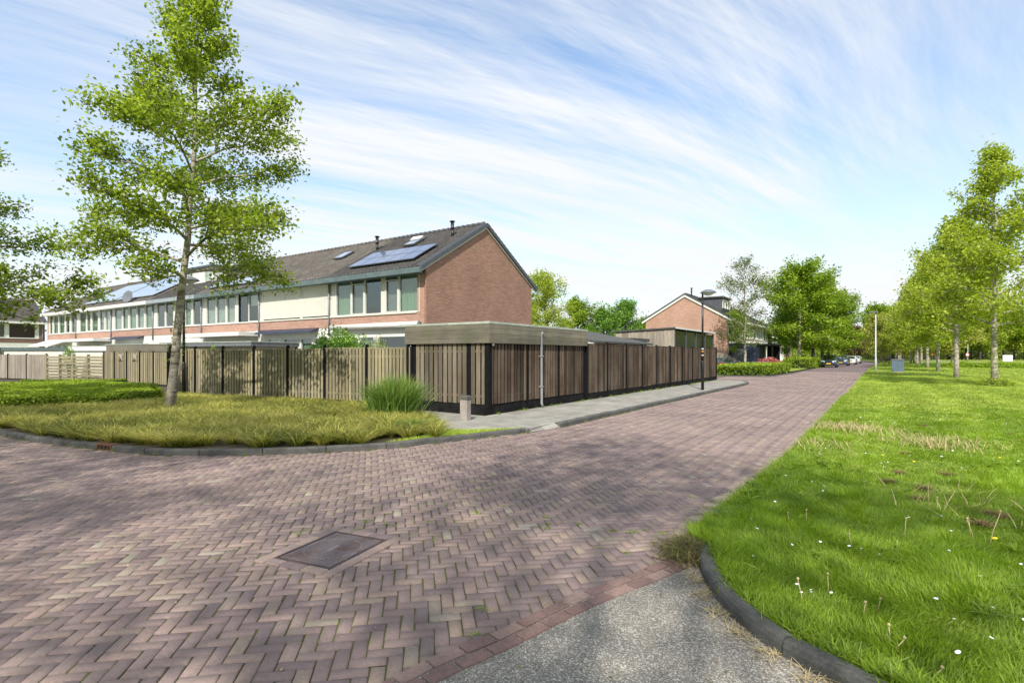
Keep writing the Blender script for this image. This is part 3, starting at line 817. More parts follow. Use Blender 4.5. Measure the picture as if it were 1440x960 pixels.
ramp_bm.faces.new((vv[0], vv[1], vv[2], vv[3])); ramp_bm.faces.new((vv[0], vv[3], vv[4], vv[5]))
bmesh.ops.recalc_face_normals(ramp_bm, faces=ramp_bm.faces)
rme = bpy.data.meshes.new('dropped_kerb_ramp'); ramp_bm.to_mesh(rme); ramp_bm.free()
tag(link('dropped_kerb_ramp', rme, M['slab']), kind='structure')

# planting bed and lawn on the near corner
inL = offset_line(kerbL, .128)
FA0, FA1 = (-11.25, 11.22), (-22.5, 9.74)           # near fence line
bed_poly = [tuple(p) for p in inL] + [(-6.5, 9.3), (-7.0, 8.75), (-8.7, 8.3), (-10.2, 9.0), (-11.8, 9.3), (-11.8, 11.3), (-22.5, 9.8), (-29, 12.8), (-60, 9.6)]
sheet('planting_bed', bed_poly, .07, M['soil'], thick=.1)
# lawn on the right: a low bank with a slightly uneven top
def lawn_side():
    pts = [tuple(p) for p in edgeR if p[1] > 4.3]
    kin = offset_line(kerbR, .10)
    poly = [tuple(p) for p in kin[::-1]] + pts
    poly += [(-20, 300), (400, 300), (400, 2.6), (24.5, 2.72)]
    return poly
lawn_poly = lawn_side()
sheet('lawn', lawn_poly, LAWN_Z, M['lawn'], thick=.1)
sheet('lawn', [(24, -.5), (3, -.55), (1.2, -2.0), (-2.2, -2.7), (-60, -2.75), (-60, -40), (200, -40), (200, -.5)], .05, M['lawn'])
sheet('front_gardens', [(-12.6, 37.5), (-7.3, 45.5), (-6.9, 62), (-6.9, 95), (-60, 95), (-60, 43.2), (-10.2, 43.2)][1:], .05, M['lawn'])
sheet('back_gardens', [(-8.5, 11.2), (-8.5, 35.6), (-70, 35.6), (-70, 9.9), (-29, 12.9), (-22.5, 9.9)], .06, M['slab'])
# cycle road far right
cyc = smooth_line([(2, 178), (14, 152), (23, 138), (40, 124), (80, 105), (140, 90)], 4)
cyo = offset_line(cyc, 3.0)
sheet('far_road', [tuple(p) for p in cyc] + [tuple(p) for p in cyo[::-1]], LAWN_Z + .02, plain('pale_road_asphalt', (.30, .30, .30), .9, .1, .4))

# sandy grit collected along the right street edge
def grit():
    e = edgeR[edgeR[:, 1] < 60]; rng = np.random.default_rng(2)
    w_ = .10 + .16 * value_noise(e, .7, 6) + .05 * rng.random(len(e))
    T_ = np.gradient(e, axis=0); T_ /= np.linalg.norm(T_, axis=1)[:, None]; nn = np.stack([-T_[:, 1], T_[:, 0]], 1)
    out = e + nn * w_[:, None]; inn = e - nn * .08
    V = [(p[0], p[1], .0105) for p in out] + [(p[0], p[1], .0105) for p in inn]; n = len(e)
    m, nt = new_mat('sandy_grit'); wc = worldc(nt)
    col = ramp(nt, noise(nt, wc, 7, 7, .7), [(.35, (.12, .095, .06)), (.55, (.28, .23, .17)), (.7, (.36, .31, .24))])
    finish(nt, col, 1.0, noise(nt, wc, 50, 4), .6, .01)
    me = bpy.data.meshes.new('grit_strip'); me.from_pydata(V, [], [(i, n + i, n + i + 1, i + 1) for i in range(n - 1)])
    tag(link('grit_strip', me, m), kind='structure')
grit()
# ================================================================== HOUSES
EAVE_Y, EAVE_Z, RIDGE_Y, RIDGE_Z, BACK_Y, DEPTH = -0.42, 5.33, 4.33, 8.10, 9.08, 8.66
def roof_tiles(w, mat, root, courses=17, pitch=.25, spp=6, x0=0.0, gap=None):
    """pantiled slopes as real corrugated courses"""
    rng = random.Random(int(w * 100))
    nx = int(w / pitch * spp) + 1
    V = []; Fq = []; T = []
    xs = np.linspace(x0, x0 + w, nx); wave = .022 * np.clip(np.sin(xs / pitch * 2 * PI), -.35, 1)
    base = 0
    for (ya, za, yb, zb) in ((EAVE_Y, EAVE_Z, RIDGE_Y, RIDGE_Z), (BACK_Y, EAVE_Z, RIDGE_Y, RIDGE_Z)):
        dy, dz = (yb - ya) / courses, (zb - za) / courses
        ny, nz = -dz, dy
        l = math.hypot(ny, nz); ny, nz = ny / l, nz / l
        if nz < 0: ny, nz = -ny, -nz
        rows = []
        for k in range(courses):
            for e, lift in ((0, .045), (1, .012)):
                y = ya + dy * (k + e); z = za + dz * (k + e)
                rows.append(np.stack([xs, y + ny * (lift + wave), z + nz * (lift + wave)], 1))
        rows = np.array(rows); nr = len(rows)
        V.append(rows.reshape(-1, 3))
        i = np.arange(nr - 1)[:, None] * nx + np.arange(nx - 1)[None, :]
        i = i.ravel() + base
        q = np.stack([i, i + 1, i + nx + 1, i + nx], 1)
        if ya > yb: q = q[:, ::-1]
        Fq.append(q); base += nr * nx
        tt = np.random.default_rng(7).uniform(0, 1, (nr // 2, int(w / pitch) + 2))
        col = np.clip(((xs - x0) / pitch).astype(int), 0, tt.shape[1] - 1)
        T.append(np.repeat(tt[:, col], 2, axis=0).ravel())
    me = arr_mesh('roof', np.concatenate(V), [np.concatenate(Fq)], np.concatenate(T))
    return link('roof', me, mat, root)

def win(root, x0, x1, z0, z1, fill='dark', frame='white', y=0.0, fw=.032, sash=False, half=None):
    """window: glass pane, frame and what hangs behind it"""
    p = MB(); p.box(x0 + fw, x1 - fw, y + .055, y + .065, z0 + fw, z1 - fw)
    o = p.build('window', M['glass'], root)
    f = MB()
    f.box(x0, x1, y - .01, y + .10, z0, z0 + fw); f.box(x0, x1, y - .01, y + .10, z1 - fw, z1)
    f.box(x0, x0 + fw, y - .008, y + .098, z0 + fw, z1 - fw); f.box(x1 - fw, x1, y - .008, y + .098, z0 + fw, z1 - fw)
    if sash:
        g = .035
        a, b, c, d = x0 + fw, x1 - fw, z0 + fw, z1 - fw
        f.box(a, b, y - .025, y + .05, c, c + g); f.box(a, b, y - .025, y + .05, d - g - .14, d - .14)
        f.box(a, a + g, y - .023, y + .048, c + g, d - .14 - g); f.box(b - g, b, y - .023, y + .048, c + g, d - .14 - g)
    f.build('frame', M[frame], o)
    if fill in ('green', 'grey', 'blind', 'screen', 'part'):
        c = MB(); n = max(6, int((x1 - x0) / .05)); rng = random.Random(int(x0 * 31))
        za = z0 + fw
        zb = z1 - fw
        if half: za = z0 + (z1 - z0) * half
        xa, xb = x0 + fw, x1 - fw
        if fill == 'part': xb = x0 + (x1 - x0) * .45
        vs = []
        for i in range(n + 1):
            x = xa + (xb - xa) * i / n; yy = y + .16 + (0 if fill in ('blind', 'screen') else .03 * math.sin(i * 1.35) + rng.uniform(-.008, .008))
            vs += [(x, yy, za), (x, yy, zb)]
        c.add(vs, [(2 * i, 2 * i + 2, 2 * i + 3, 2 * i + 1) for i in range(n)])
        c.build('curtain' if fill not in ('blind', 'screen') else 'blind', M[{'green': 'curtain_green', 'grey': 'curtain_grey', 'blind': 'screen', 'screen': 'insect', 'part': 'curtain_grey'}[fill]], o)
    return o

def house(label, loc, w, rz=0, brick='brick_pink', tile='tile_brown', gable_r=False, gable_l=False, gable_mat=None, gutter='teal', windows=(), ground=(),
          shutters=(), awning=None, band_z=(2.93, 3.48), downpipe=True, group=None, full=False, spp=6, back=True, verge='lead'):
    r = thing('terraced_house', label, 'house', loc, rz, group)
    e = .003
    wl = MB()
    # brick band, corner piers, party walls, back wall
    z0, z1 = band_z
    wl.box(e, w - e, 0, .1, z0, z1)
    pier = .30 if gable_r else .0
    if gable_r: wl.box(w - .42, w - e, .001, .1, z1, 5.28); wl.box(w - .42, w - e, .001, .1, -.1, z0)
    if gable_l: wl.box(e, .35, .001, .1, z1, 5.28); wl.box(e, .35, .001, .1, -.1, z0)
    wl.box(e, w - e, DEPTH - .1, DEPTH, -.1, 5.28)
    def gable(x0, x1): wl.prism([(.1 + e, -.1), (DEPTH - .1 - e, -.1), (DEPTH - .1 - e, 5.22), (RIDGE_Y, RIDGE_Z - .10), (.1 + e, 5.52)], 'x', x0, x1)
    gable(e, .12)
    if not gable_r: gable(w - .12, w - e)
    wl.build('wall', M[brick], r)
    if gable_r:
        g = MB(); g.prism([(-.0, -.1), (DEPTH, -.1), (DEPTH, 5.42), (RIDGE_Y, RIDGE_Z - .03), (0, 5.42)], 'x', w, w + .11)
        g.build('gable_wall', M[gable_mat or brick], r)
        # verge tiles and barge boards
        v = MB(); bb = MB()
        for (ya, yb) in ((EAVE_Y, RIDGE_Y), (BACK_Y, RIDGE_Y)):
            n = 18
            for k in range(n):
                y0_ = ya + (yb - ya) * k / n; y1_ = ya + (yb - ya) * (k + 1) / n
                za = EAVE_Z + (RIDGE_Z - EAVE_Z) * k / n; zb = EAVE_Z + (RIDGE_Z - EAVE_Z) * (k + 1) / n
                v.prism([(y0_, za - .13), (y0_, za + .085), (y1_, zb + .055), (y1_, zb - .15)], 'x', w + .10, w + .245)
                v.prism([(y0_, za + .07), (y0_, za + .105), (y1_, zb + .075), (y1_, zb + .05)], 'x', w - .06, w + .10)
            bb.prism([(ya, EAVE_Z - .22), (ya, EAVE_Z - .135), (yb, RIDGE_Z - .155), (yb, RIDGE_Z - .24)], 'x', w + .112, w + .17)
        v.build('verge_tiles', M[verge], r); bb.build('barge_board', M['cream'], r)
    rf = roof_tiles(w + (.0 if not gable_r else .06), M[tile], r, spp=spp)
    rd = MB(); n = int(w / .33)
    for k in range(n + 1):
        x = k * w / n
        if x + .2 > w + .15: break
        rd.tube([(x, RIDGE_Y, RIDGE_Z + .015), (min(x + w / n + .03, w + (.2 if gable_r else .0)), RIDGE_Y, RIDGE_Z + .04)], [.10, .12], 10, (k * .37) % 1)
    rd.build('ridge_tiles', M['ridge'] if tile == 'tile_grey' else M[tile], rf)
    gt = MB(); gt.box(e, w + (.24 if gable_r else -e), EAVE_Y - .13, EAVE_Y + .02, EAVE_Z - .24, EAVE_Z + .0)
    gt.box(e, w - e, EAVE_Y + .022, 0.1, EAVE_Z - .22, EAVE_Z - .19)
    gt.build('gutter', M[gutter], r)
    if downpipe:
        dp = MB(); dp.tube([(w - .12, -.06, EAVE_Z - .24), (w - .12, -.06, 2.6)], .045, 8)
        for zz_ in (3.2, 4.4): dp.box(w - .18, w - .06, -.09, -.0, zz_, zz_ + .04)
        dp.build('downpipe', M['grey'], r)
    # facade strip behind the windows: white panels and posts
    cas = MB()
    cas.box(.13, w - (.43 if gable_r else .13), .12, .14, z1 + .001, z1 + .03)
    xs = sorted([(a, b) for a, b, *_ in windows] + [(a, b) for a, b in shutters])
    cur = e if not gable_l else .35
    end = w - e if not gable_r else w - .42
    for a, b in xs:
        if a - cur > .01: cas.box(cur, a, .012, .09, z1, 5.15)
        cur = b
    if end - cur > .01: cas.box(cur, end, .012, .09, z1, 5.15)
    cas.box((e if not gable_l else .35), end, .0, .09, 5.15, 5.28)
    cas.box((e if not gable_l else .35), end, -.05, .09, z1 - .07, z1)
    cas.build('facade_panel', M['white' if gutter != 'teal' else 'cream'], r)
    for wd in windows:
        a, b, fill = wd[:3]; kw = wd[3] if len(wd) > 3 else {}
        win(r, a, b, z1, 5.15, fill, **kw)
    for a, b in shutters:
        s = MB(); n = 34
        for k in range(n):
            za = z1 + .06 + (5.0 - z1 - .06) * k / n; s.prism([(.012, za), (.0, za + .01), (.0, za + .035), (.02, za + (5.0 - z1 - .06) / n)], 'x', a + .03, b - .03)
        s.box(a, b, -.06, .05, 5.0, 5.149); s.box(a, a + .03, -.02, .05, z1 + .002, 5.0); s.box(b - .03, b, -.02, .05, z1 + .002, 5.0)
        s.build('roller_shutter', M['screen'], r)
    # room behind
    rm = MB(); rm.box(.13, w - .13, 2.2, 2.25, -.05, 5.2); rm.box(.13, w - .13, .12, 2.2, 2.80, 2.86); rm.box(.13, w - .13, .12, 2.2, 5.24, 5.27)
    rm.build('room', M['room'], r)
    # ground floor
    gf = MB(); gf.box(e, end, .02, .09, 2.42, z0 - .001)
    cur = e; gx = sorted([(g_[0], g_[1]) for g_ in ground])
    for a, b in gx:
        if a - cur > .01: gf.box(cur, a, .025, .09, -.08, 2.42)
        cur = b
    if end - cur > .01: gf.box(cur, end, .025, .09, -.08, 2.42)
    gf.build('ground_floor_panel', M['white'], r)
    for g_ in ground: win(r, g_[0], g_[1], g_[3] if len(g_) > 3 else .5, 2.42, g_[2])
    if awning:
        kind, a, b = awning
        am = MB()
        if kind == 'roll':
            am.tube([(a, -.17, 2.90), (b, -.17, 2.90)], .13, 14); am.box(a + .1, b - .1, -.08, .02, 2.86, 2.98)
            o = am.build('awning', M['white'], r)
            cpn = MB(); cpn.tube([(b, -.17, 2.90), (b + .03, -.17, 2.90)], .135, 14); cpn.build('end_cap', M['teal'], o)
        elif kind == 'dark':
            am.prism([(-.45, 2.70), (-.42, 2.78), (.02, 2.96), (.02, 2.84)], 'x', a, b); am.build('awning', M['navy'], r)
        elif kind == 'out':
            am.prism([(-1.5, 2.30), (-1.5, 2.38), (-.0, 2.93), (-.0, 2.88)], 'x', a, b); am.build('awning', M['white'], r)
        else:
            am.box(a, b, -1.2, .015, 2.62, 2.84); am.box(a + .1, b - .1, -1.1, -1.0, 0, 2.62)if False else None
            am.build('canopy', M['white' if kind == 'flat' else 'bluegrey'], r)
    return r, rf
SL = math.atan2(RIDGE_Z - EAVE_Z, RIDGE_Y - EAVE_Y)
def on_roof(x, s, h=0.0):
    """local point at x, s metres up the front slope, h above it"""
    return (x, EAVE_Y + math.cos(SL) * s - math.sin(SL) * h, EAVE_Z + math.sin(SL) * s + math.cos(SL) * h)
def solar(rf, x0, x1, s0, s1, cols, rows, mat='solar'):
    dx = (x1 - x0) / cols; ds = (s1 - s0) / rows
    for i in range(cols):
        for j in range(rows):
            o = MB().box(.02, dx - .02, .02, ds - .02, 0, .012).build('solar_panel', M[mat], rf, on_roof(x0 + i * dx, s0 + j * ds, .155), (SL, 0, 0))
    f = MB()
    for j in range(rows + 1): f.box(0, x1 - x0, j * ds - .018, j * ds + .018, -.035, .016)
    for i in range(cols + 1): f.box(i * dx - .018, i * dx + .018, .019, s1 - s0 - .019, -.03, .014)
    f.build('panel_frame', M['lead'] if mat == 'solar' else M['bluegrey'], rf, on_roof(x0, s0, .155), (SL, 0, 0))
def vent(rf, x, s, h=.75):
    p = on_roof(x, s); m = MB(); m.tube([(p[0], p[1], p[2] - .1), (p[0], p[1], p[2] + h * .55)], .075, 12); m.tube([(p[0], p[1], p[2] + h * .55), (p[0], p[1], p[2] + h * .62), (p[0], p[1], p[2] + h)], [.11, .085, .085], 12)
    m.lathe([(.14, 0), (.14, .03), (.05, .06)], 12, (p[0], p[1], p[2] + h))
    m.build('vent_pipe', M['lampblack'], rf)
def skylight(rf, x, s, wd=.8, ln=1.0, open_=False):
    f = MB(); f.box(0, wd, 0, ln, .06, .13); f.build('skylight', M['lead'], rf, on_roof(x, s, .03), (SL, 0, 0))
    MB().box(.08, wd - .08, .08, ln - .08, .132, .137).build('skylight_glass', M['solar_pale'], rf, on_roof(x, s, .03), (SL, 0, 0))
    if open_: MB().box(.05, wd - .05, 0, ln * .3, 0, .03).build('skylight_sash', M['white'], rf, on_roof(x, s + ln * .55, .20), (SL + .15, 0, 0))

HY = 17.4
bx = [on_y(596.5, HY)] + [on_y(p, HY) for p in (466, 367, 285.5, 217, 158, 108, 66.7)]
def wx(i, px): return on_y(px, HY) - bx[i + 1]
G_ROW = 'brick terraced houses in the long row on the left'
H0 = (0, HY, UP)
# unit 1, at the gable end
u = []
i = 0; W = bx[0] - bx[1]
W0 = [(472.5, 493.5, 'green'), (494, 512.5, 'screen', dict(sash=True)), (513, 536.5, 'dark'), (541.5, 560.5, 'screen', dict(sash=True)), (561, 590, 'green')]
r, rf = house('end terrace house with red brick gable wall and small solar array', (bx[1], HY, UP), W, brick='brick_pink', tile='tile_grey', gable_r=True, gable_mat='brick_red', gutter='teal', downpipe=False,
    windows=[(wx(0, a), wx(0, b), *q) for a, b, *q in W0], ground=[(W - 5.3, W - 4.4, 'blind', .8), (W - 4.2, W - 3.2, 'grey', .8), (W - 2.9, W - .8, 'dark', .5)],
    awning=('roll', .2, W - .15), group=G_ROW)
solar(rf, .95, W - .9, .85, 2.75, 5, 2)
vent(rf, .25, 3.7); vent(rf, W - 1.05, 4.1); skylight(rf, 2.55, 3.35, .8, 1.1, True)
# unit 2, closed shutters
i = 1; W = bx[1] - bx[2]
r, rf = house('terraced house whose upper windows are all closed by cream roller shutters', (bx[2], HY, UP), W, tile='tile_brown', gutter='teal', shutters=[(wx(1, 370), wx(1, 423)), (wx(1, 424.5), wx(1, 463.5))],
    ground=[(.7, 2.0, 'blind', .8), (2.2, 3.5, 'dark', .5), (3.7, 4.7, 'green', .8), (4.9, 6.0, 'grey', .3)], awning=('dark', .1, 5.2), group=G_ROW)
skylight(rf, 3.7, 2.9)
# unit 3
W = bx[2] - bx[3]
W2 = [(290, 303.5, 'grey'), (304, 317.5, 'grey'), (318.5, 331, 'grey'), (335.5, 348.5, 'dark', dict(frame='navy')), (349, 366, 'blind', dict(half=.55))]
r, rf = house('terraced house with net curtains upstairs, left of the shuttered one', (bx[3], HY, UP), W, tile='tile_brown', gutter='teal',
    windows=[(wx(2, a), min(wx(2, b), W - .02), *q) for a, b, *q in W2], ground=[(.7, 2.6, 'dark', .8), (2.8, 4.2, 'grey', .8), (4.4, 6.0, 'dark', .8)], awning=('flat', .1, W - .2), group=G_ROW)
solar(rf, .6, 5.4, .6, 1.6, 4, 1, 'solar_pale')
# unit 4 with the white dormer
W = bx[3] - bx[4]
W3 = [(221, 232, 'dark'), (233, 244, 'dark'), (247, 258.5, 'green'), (260, 269, 'green'), (271, 283.5, 'dark')]
r, rf = house('terraced house with white roof dormer, partly behind the tree trunk', (bx[4], HY, UP), W, tile='tile_grey', gutter='bluegrey',
    windows=[(wx(3, a), wx(3, b), *q) for a, b, *q in W3], ground=[(.7, 2.6, 'dark', .8), (2.8, 4.2, 'grey', .8), (4.4, 6.0, 'dark', .8)], awning=None, group=G_ROW)
d = MB(); d.box(1.2, 4.9, 1.6, 4.3, 6.2, 7.55); do = d.build('dormer', M['white'], r)
MB().box(1.05, 5.05, 1.4, 4.4, 7.55, 7.68).build('dormer_roof', M['lead'], do)
for a in (1.4, 3.9): win(do, a, a + .8, 6.6, 7.4, 'blind', y=1.50)
# units 5-7
W = bx[4] - bx[5]
W4 = [(161, 171.5, 'grey'), (172.5, 181, 'green', dict(sash=True)), (182, 192, 'green'), (193, 203.5, 'grey', dict(sash=True)), (204.5, 216, 'green')]
r, rf = house('terraced house with two large pale solar arrays and a satellite dish', (bx[5], HY, UP), W, tile='tile_brown', gutter='white',
    windows=[(wx(4, a), wx(4, b), *q) for a, b, *q in W4], ground=[(.7, 2.6, 'dark', .8), (2.8, 4.2, 'grey', .8), (4.4, 6.3, 'dark', .8)], awning=('dark', .5, 5.5), group=G_ROW)
solar(rf, .4, 6.6, .7, 4.9, 5, 3, 'solar_pale')
dm = MB(); dm.lathe([(.02, .0), (.22, .03), (.42, .11), (.46, .15), (.44, .15), (.2, .06), (.02, .04)], 20)
dish = dm.build('satellite_dish', M['lampgrey'], rf, (3.9, EAVE_Y + .1, EAVE_Z + .45), (R(75), 0, R(20)))
MB().tube([(0, 0, 0), (0, .25, -.5)], .025, 6).build('bracket', M['grey'], rf, (3.9, EAVE_Y + .15, EAVE_Z + .45))
W = bx[5] - bx[6]
W5 = [(112, 121, 'green'), (122, 128, 'grey', dict(sash=True)), (129, 138, 'green'), (140, 147.5, 'grey', dict(sash=True)), (148, 157, 'blind')]
r, rf = house('terraced house beneath the pale solar roof, second from the far end', (bx[6], HY, UP), W, tile='tile_brown', gutter='white',
    windows=[(wx(5, a), wx(5, b), *q) for a, b, *q in W5], ground=[(.7, 2.6, 'dark', .8), (2.8, 4.2, 'grey', .8), (4.4, 6.3, 'dark', .8)], awning=('flat', .1, W - .1), group=G_ROW)
solar(rf, 1.2, W - .1, .7, 4.4, 5, 3, 'solar_pale'); vent(rf, W - 1.2, 4.2, .7)
W = bx[6] - bx[7]
W6 = [(69.5, 74, 'green'), (75, 82, 'grey'), (83, 91, 'green'), (92.5, 98.5, 'dark', dict(sash=True)), (100, 108, 'grey')]
r, rf = house('terraced house at the far left end of the row with extended white awning', (bx[7], HY, UP), W, tile='tile_brown', gutter='white', gable_l=True,
    windows=[(wx(6, a), wx(6, b), *q) for a, b, *q in W6], ground=[(.7, 2.6, 'dark', .8), (2.8, 4.2, 'grey', .8), (4.4, 6.3, 'dark', .8)], awning=('out', .4, W - 1.0), group=G_ROW)
skylight(rf, 2.2, 3.0); skylight(rf, 5.0, 3.2)
# side block at the far left, facing the street end
G_SIDE = 'brick houses standing crosswise at the left edge'
for k, (y0_, lab) in enumerate(((14.6, 'brown-tiled brick house standing crosswise at the far left edge'), (7.6, 'brown-tiled house cut off by the left picture edge'))):
    r, rf = house(lab, (-80.5, y0_, UP), 6.95, rz=R(90), brick='brick_dark', tile='tile_brown', gable_r=(k == 0), gutter='white',
        windows=[(.5, 2.0, 'dark'), (2.5, 3.6, 'screen', dict(sash=True)), (3.9, 6.2, 'dark')], ground=[(.7, 2.6, 'dark', .8), (3.0, 5.5, 'grey', .8)], group=G_SIDE, spp=4)
# second row, facing the street on the right
X2 = -12.85; G2 = 'brick houses along the street behind the bird-cherry'
for k, (y0_, lab) in enumerate(((58.6, 'orange brick end house with white-edged gable and dark dormer'), (65.5, 'brick house next behind the gable end house, above the navy extension'), (72.4, 'third brick house up the street, half hidden by the maple'), (79.3, 'fourth brick house up the street behind the maple'))):
    r, rf = house(lab, (X2, y0_, UP), 6.9, rz=R(90), brick='brick_pink', tile='tile_grey', gable_l=True, gutter='white', verge='ridge',
        windows=[(.6, 2.1, 'grey'), (2.3, 3.4, 'dark', dict(sash=True)), (3.6, 5.0, 'green'), (5.2, 6.4, 'dark')], ground=[(.8, 2.8, 'dark', .3), (3.2, 6.2, 'grey', .5)], group='brick terraced houses up the street on the left', spp=4)
    if k == 0:
        # left gable faces the camera here: close it with its own brick leaf, verge and barge boards
        g = MB(); g.prism([(0, -.1), (DEPTH, -.1), (DEPTH, 5.42), (RIDGE_Y, RIDGE_Z - .03), (0, 5.42)], 'x', -.11, 0); g.build('gable_wall', M['brick_pink'], r)
        v = MB(); bb = MB()
        for (ya, yb) in ((EAVE_Y, RIDGE_Y), (BACK_Y, RIDGE_Y)):
            v.prism([(ya, EAVE_Z - .08), (ya, EAVE_Z + .10), (yb, RIDGE_Z + .09), (yb, RIDGE_Z - .09)], 'x', -.26, .05)
            bb.prism([(ya, EAVE_Z - .30), (ya, EAVE_Z - .082), (yb, RIDGE_Z - .092), (yb, RIDGE_Z - .31)], 'x', -.24, -.112)
        v.build('verge_tiles', M['ridge'], r); bb.build('barge_board', M['white'], r)
        vent(rf, 1.5, 5.2, .9)
        d = MB(); d.box(2.0, 5.6, 1.0, 4.2, 6.3, 7.72); do = d.build('dormer', M['lead'], r)
        MB().box(1.8, 5.8, .8, 4.4, 7.72, 7.86).build('dormer_roof', M['felt'], do)
        for a in (2.2, 3.4, 4.5): win(do, a, a + .9, 6.6, 7.5, 'dark', y=.9)
# navy single-storey extension and pergola in front of that house
r = thing('house_extension', 'navy-blue single-storey extension with white roof edge beside the gable house', 'extension', (X2 + .01, 59.2, UP))
MB().box(0, 2.6, 0, 6.0, 0, 2.75).build('wall', M['navy'], r)
f_ = MB(); f_.box(-.05, 2.75, -.15, 6.1, 2.75, 2.95); f_.build('roof_edge', M['white'], r)
MB().box(.35, 1.6, -.04, -.001, .0, 2.2).build('door', M['lead'], r)
r = thing('pergola', 'black open timber pergola right of the navy extension', 'pergola', (X2 + 2.8, 60.2, UP))
for x, y in ((0, 0), (1.1, 0), (0, 4.6), (1.1, 4.6)): MB().box(x, x + .14, y, y + .14, 0, 2.5).build('post', M['black'], r)
MB().box(-.1, 1.35, -.1, 4.9, 2.5, 2.7).build('roof', M['black'], r)
MB().box(.14, 1.1, 4.65, 4.7, 0, 2.5).build('back_screen', M['black'], r)
# white houses closing the view
r, rf = house('white-fronted house seen small between birch and maple', (-24.5, 122, UP), 9, rz=0, brick='brick_pink', tile='tile_grey', gutter='white', gable_r=True,
    windows=[(.8, 2.8, 'grey'), (3.2, 5, 'dark'), (5.4, 8.2, 'grey')], ground=[(1, 3, 'dark', .5), (4, 7, 'grey', .5)], spp=3, shutters=[])
r, rf = house('low brick and white house glimpsed through the tree row on the right', (6, 262, UP), 14, rz=0, brick='brick_red', tile='tile_brown', gutter='white', gable_r=True,
    windows=[(.8, 3.8, 'grey'), (4.2, 7, 'dark'), (7.4, 12.2, 'grey')], ground=[(1, 4, 'dark', .5), (5, 9, 'grey', .5)], spp=2)

# ================================================================== SHED AND FENCES
def planks(mb, x0, x1, z0, z1, pitch, wd, rng, y=0, back=True, th=.018, jit=.01):
    n = max(1, int(round((x1 - x0) / pitch))); p = (x1 - x0) / n
    for k in range(n):
        xa = x0 + k * p + (p - wd) / 2
        yy = y + rng.uniform(-.003, .003)
        mb.box(xa, xa + wd, yy - th, yy, z0 + rng.uniform(0, jit), z1 - rng.uniform(0, jit * .6), rng.random())
    if back:
        mb.box(x0, x1, y + .0035, y + .029, z0 + .18, z0 + .24, .3); mb.box(x0, x1, y + .0035, y + .029, z1 - .26, z1 - .20, .3)
def fence(name, label, A, B, posts, h, mat, pitch=.135, wd=.10, plinth=.20, post_h=None, cap=False, group=None, post_w=.078, z0=UP, hb=None):
    """A,B world xy; posts: list of distances along the run; camera side is local -y"""
    a = np.array(A); b_ = np.array(B); L = float(np.linalg.norm(b_ - a)); ang = math.atan2(b_[1] - a[1], b_[0] - a[0])
    r = thing(name, label, 'fence', (a[0], a[1], z0), ang, group)
    rng = random.Random(int(L * 77))
    ps = sorted(posts)
    for i in range(len(ps) - 1):
        mb = MB(); x0, x1 = ps[i] + post_w / 2, ps[i + 1] - post_w / 2
        dh = rng.uniform(-.012, .012)
        planks(mb, x0, x1, plinth, h + dh, pitch, wd, rng)
        mb.box(x0, x1, -.025, .05, h + dh + .001, h + dh + .028, .6)
        mb.build('fence_panel', M[mat], r)
        MB().box(x0, x1, .052, .060, plinth, h - .03, .2).build('gap_shade_board', M['black'], r)  # black sheet added behind the planks, its colour stands for shade in the gaps
        if plinth > .02: MB().box(x0 - .005, x1 + .005, -.004, .03, -.06, plinth - .01, rng.random()).build('gravel_board', M['plinth'], r)
    for p in ps:
        ph = (post_h or h + .06)
        m = MB(); m.box(p - post_w / 2, p + post_w / 2, -.045, .045, -.1, ph, rng.random())
        if cap: m.lathe([(.02, 0), (.055, .02), (.05, .06), (.02, .075)], 10, (p, 0, ph))
        else: m.prism([(-.045, ph), (.045, ph), (0, ph + .025)], 'x', p - post_w / 2, p + post_w / 2)
        m.build('post', M['black'], r)
    return r
# brown fence up the street
FX = -8.35
ysh1 = on_x(822, FX)
posts = [on_x(p, FX) for p in (824.5, 853.5, 880, 902.5, 923, 942, 959, 973, 986, 997.5, 1007)]
y0_ = posts[0]
fence('timber_fence', 'long brown plank fence with black posts beside the pavement, right of the shed', (FX, y0_), (FX, posts[-1]), [p - y0_ for p in posts], 1.93, 'wood_brown', pitch=.17, wd=.118, plinth=.22)
fence('timber_fence', 'end stretch of the brown plank fence turning away into the side street', (FX, posts[-1] + .1), (FX - 12, posts[-1] + .1), [.1, 2, 4, 6, 8, 10, 12], 1.93, 'wood_brown', pitch=.13, wd=.11, plinth=.22)
# greenish fence with ball caps
_e = (np.array(FA0) - np.array(FA1)) / (FA0[0] - FA1[0]); FA0 = tuple(np.array(FA0) + _e * (on_y(583, 11.25) - .04 - FA0[0]))
fd = np.array(FA0) - np.array(FA1); fL = float(np.linalg.norm(fd))
ps = [float(np.linalg.norm(np.array(hit(p, FA1, FA0)) - np.array(FA1))) for p in (240, 275, 314, 357.5, 405, 457, 516, 574)]
fence('timber_fence', 'greenish plank fence with black ball-capped posts behind the sedge bed', FA1, FA0, ps + [fL - .05], 1.74, 'wood_green', pitch=.138, wd=.098, plinth=.16, cap=True)
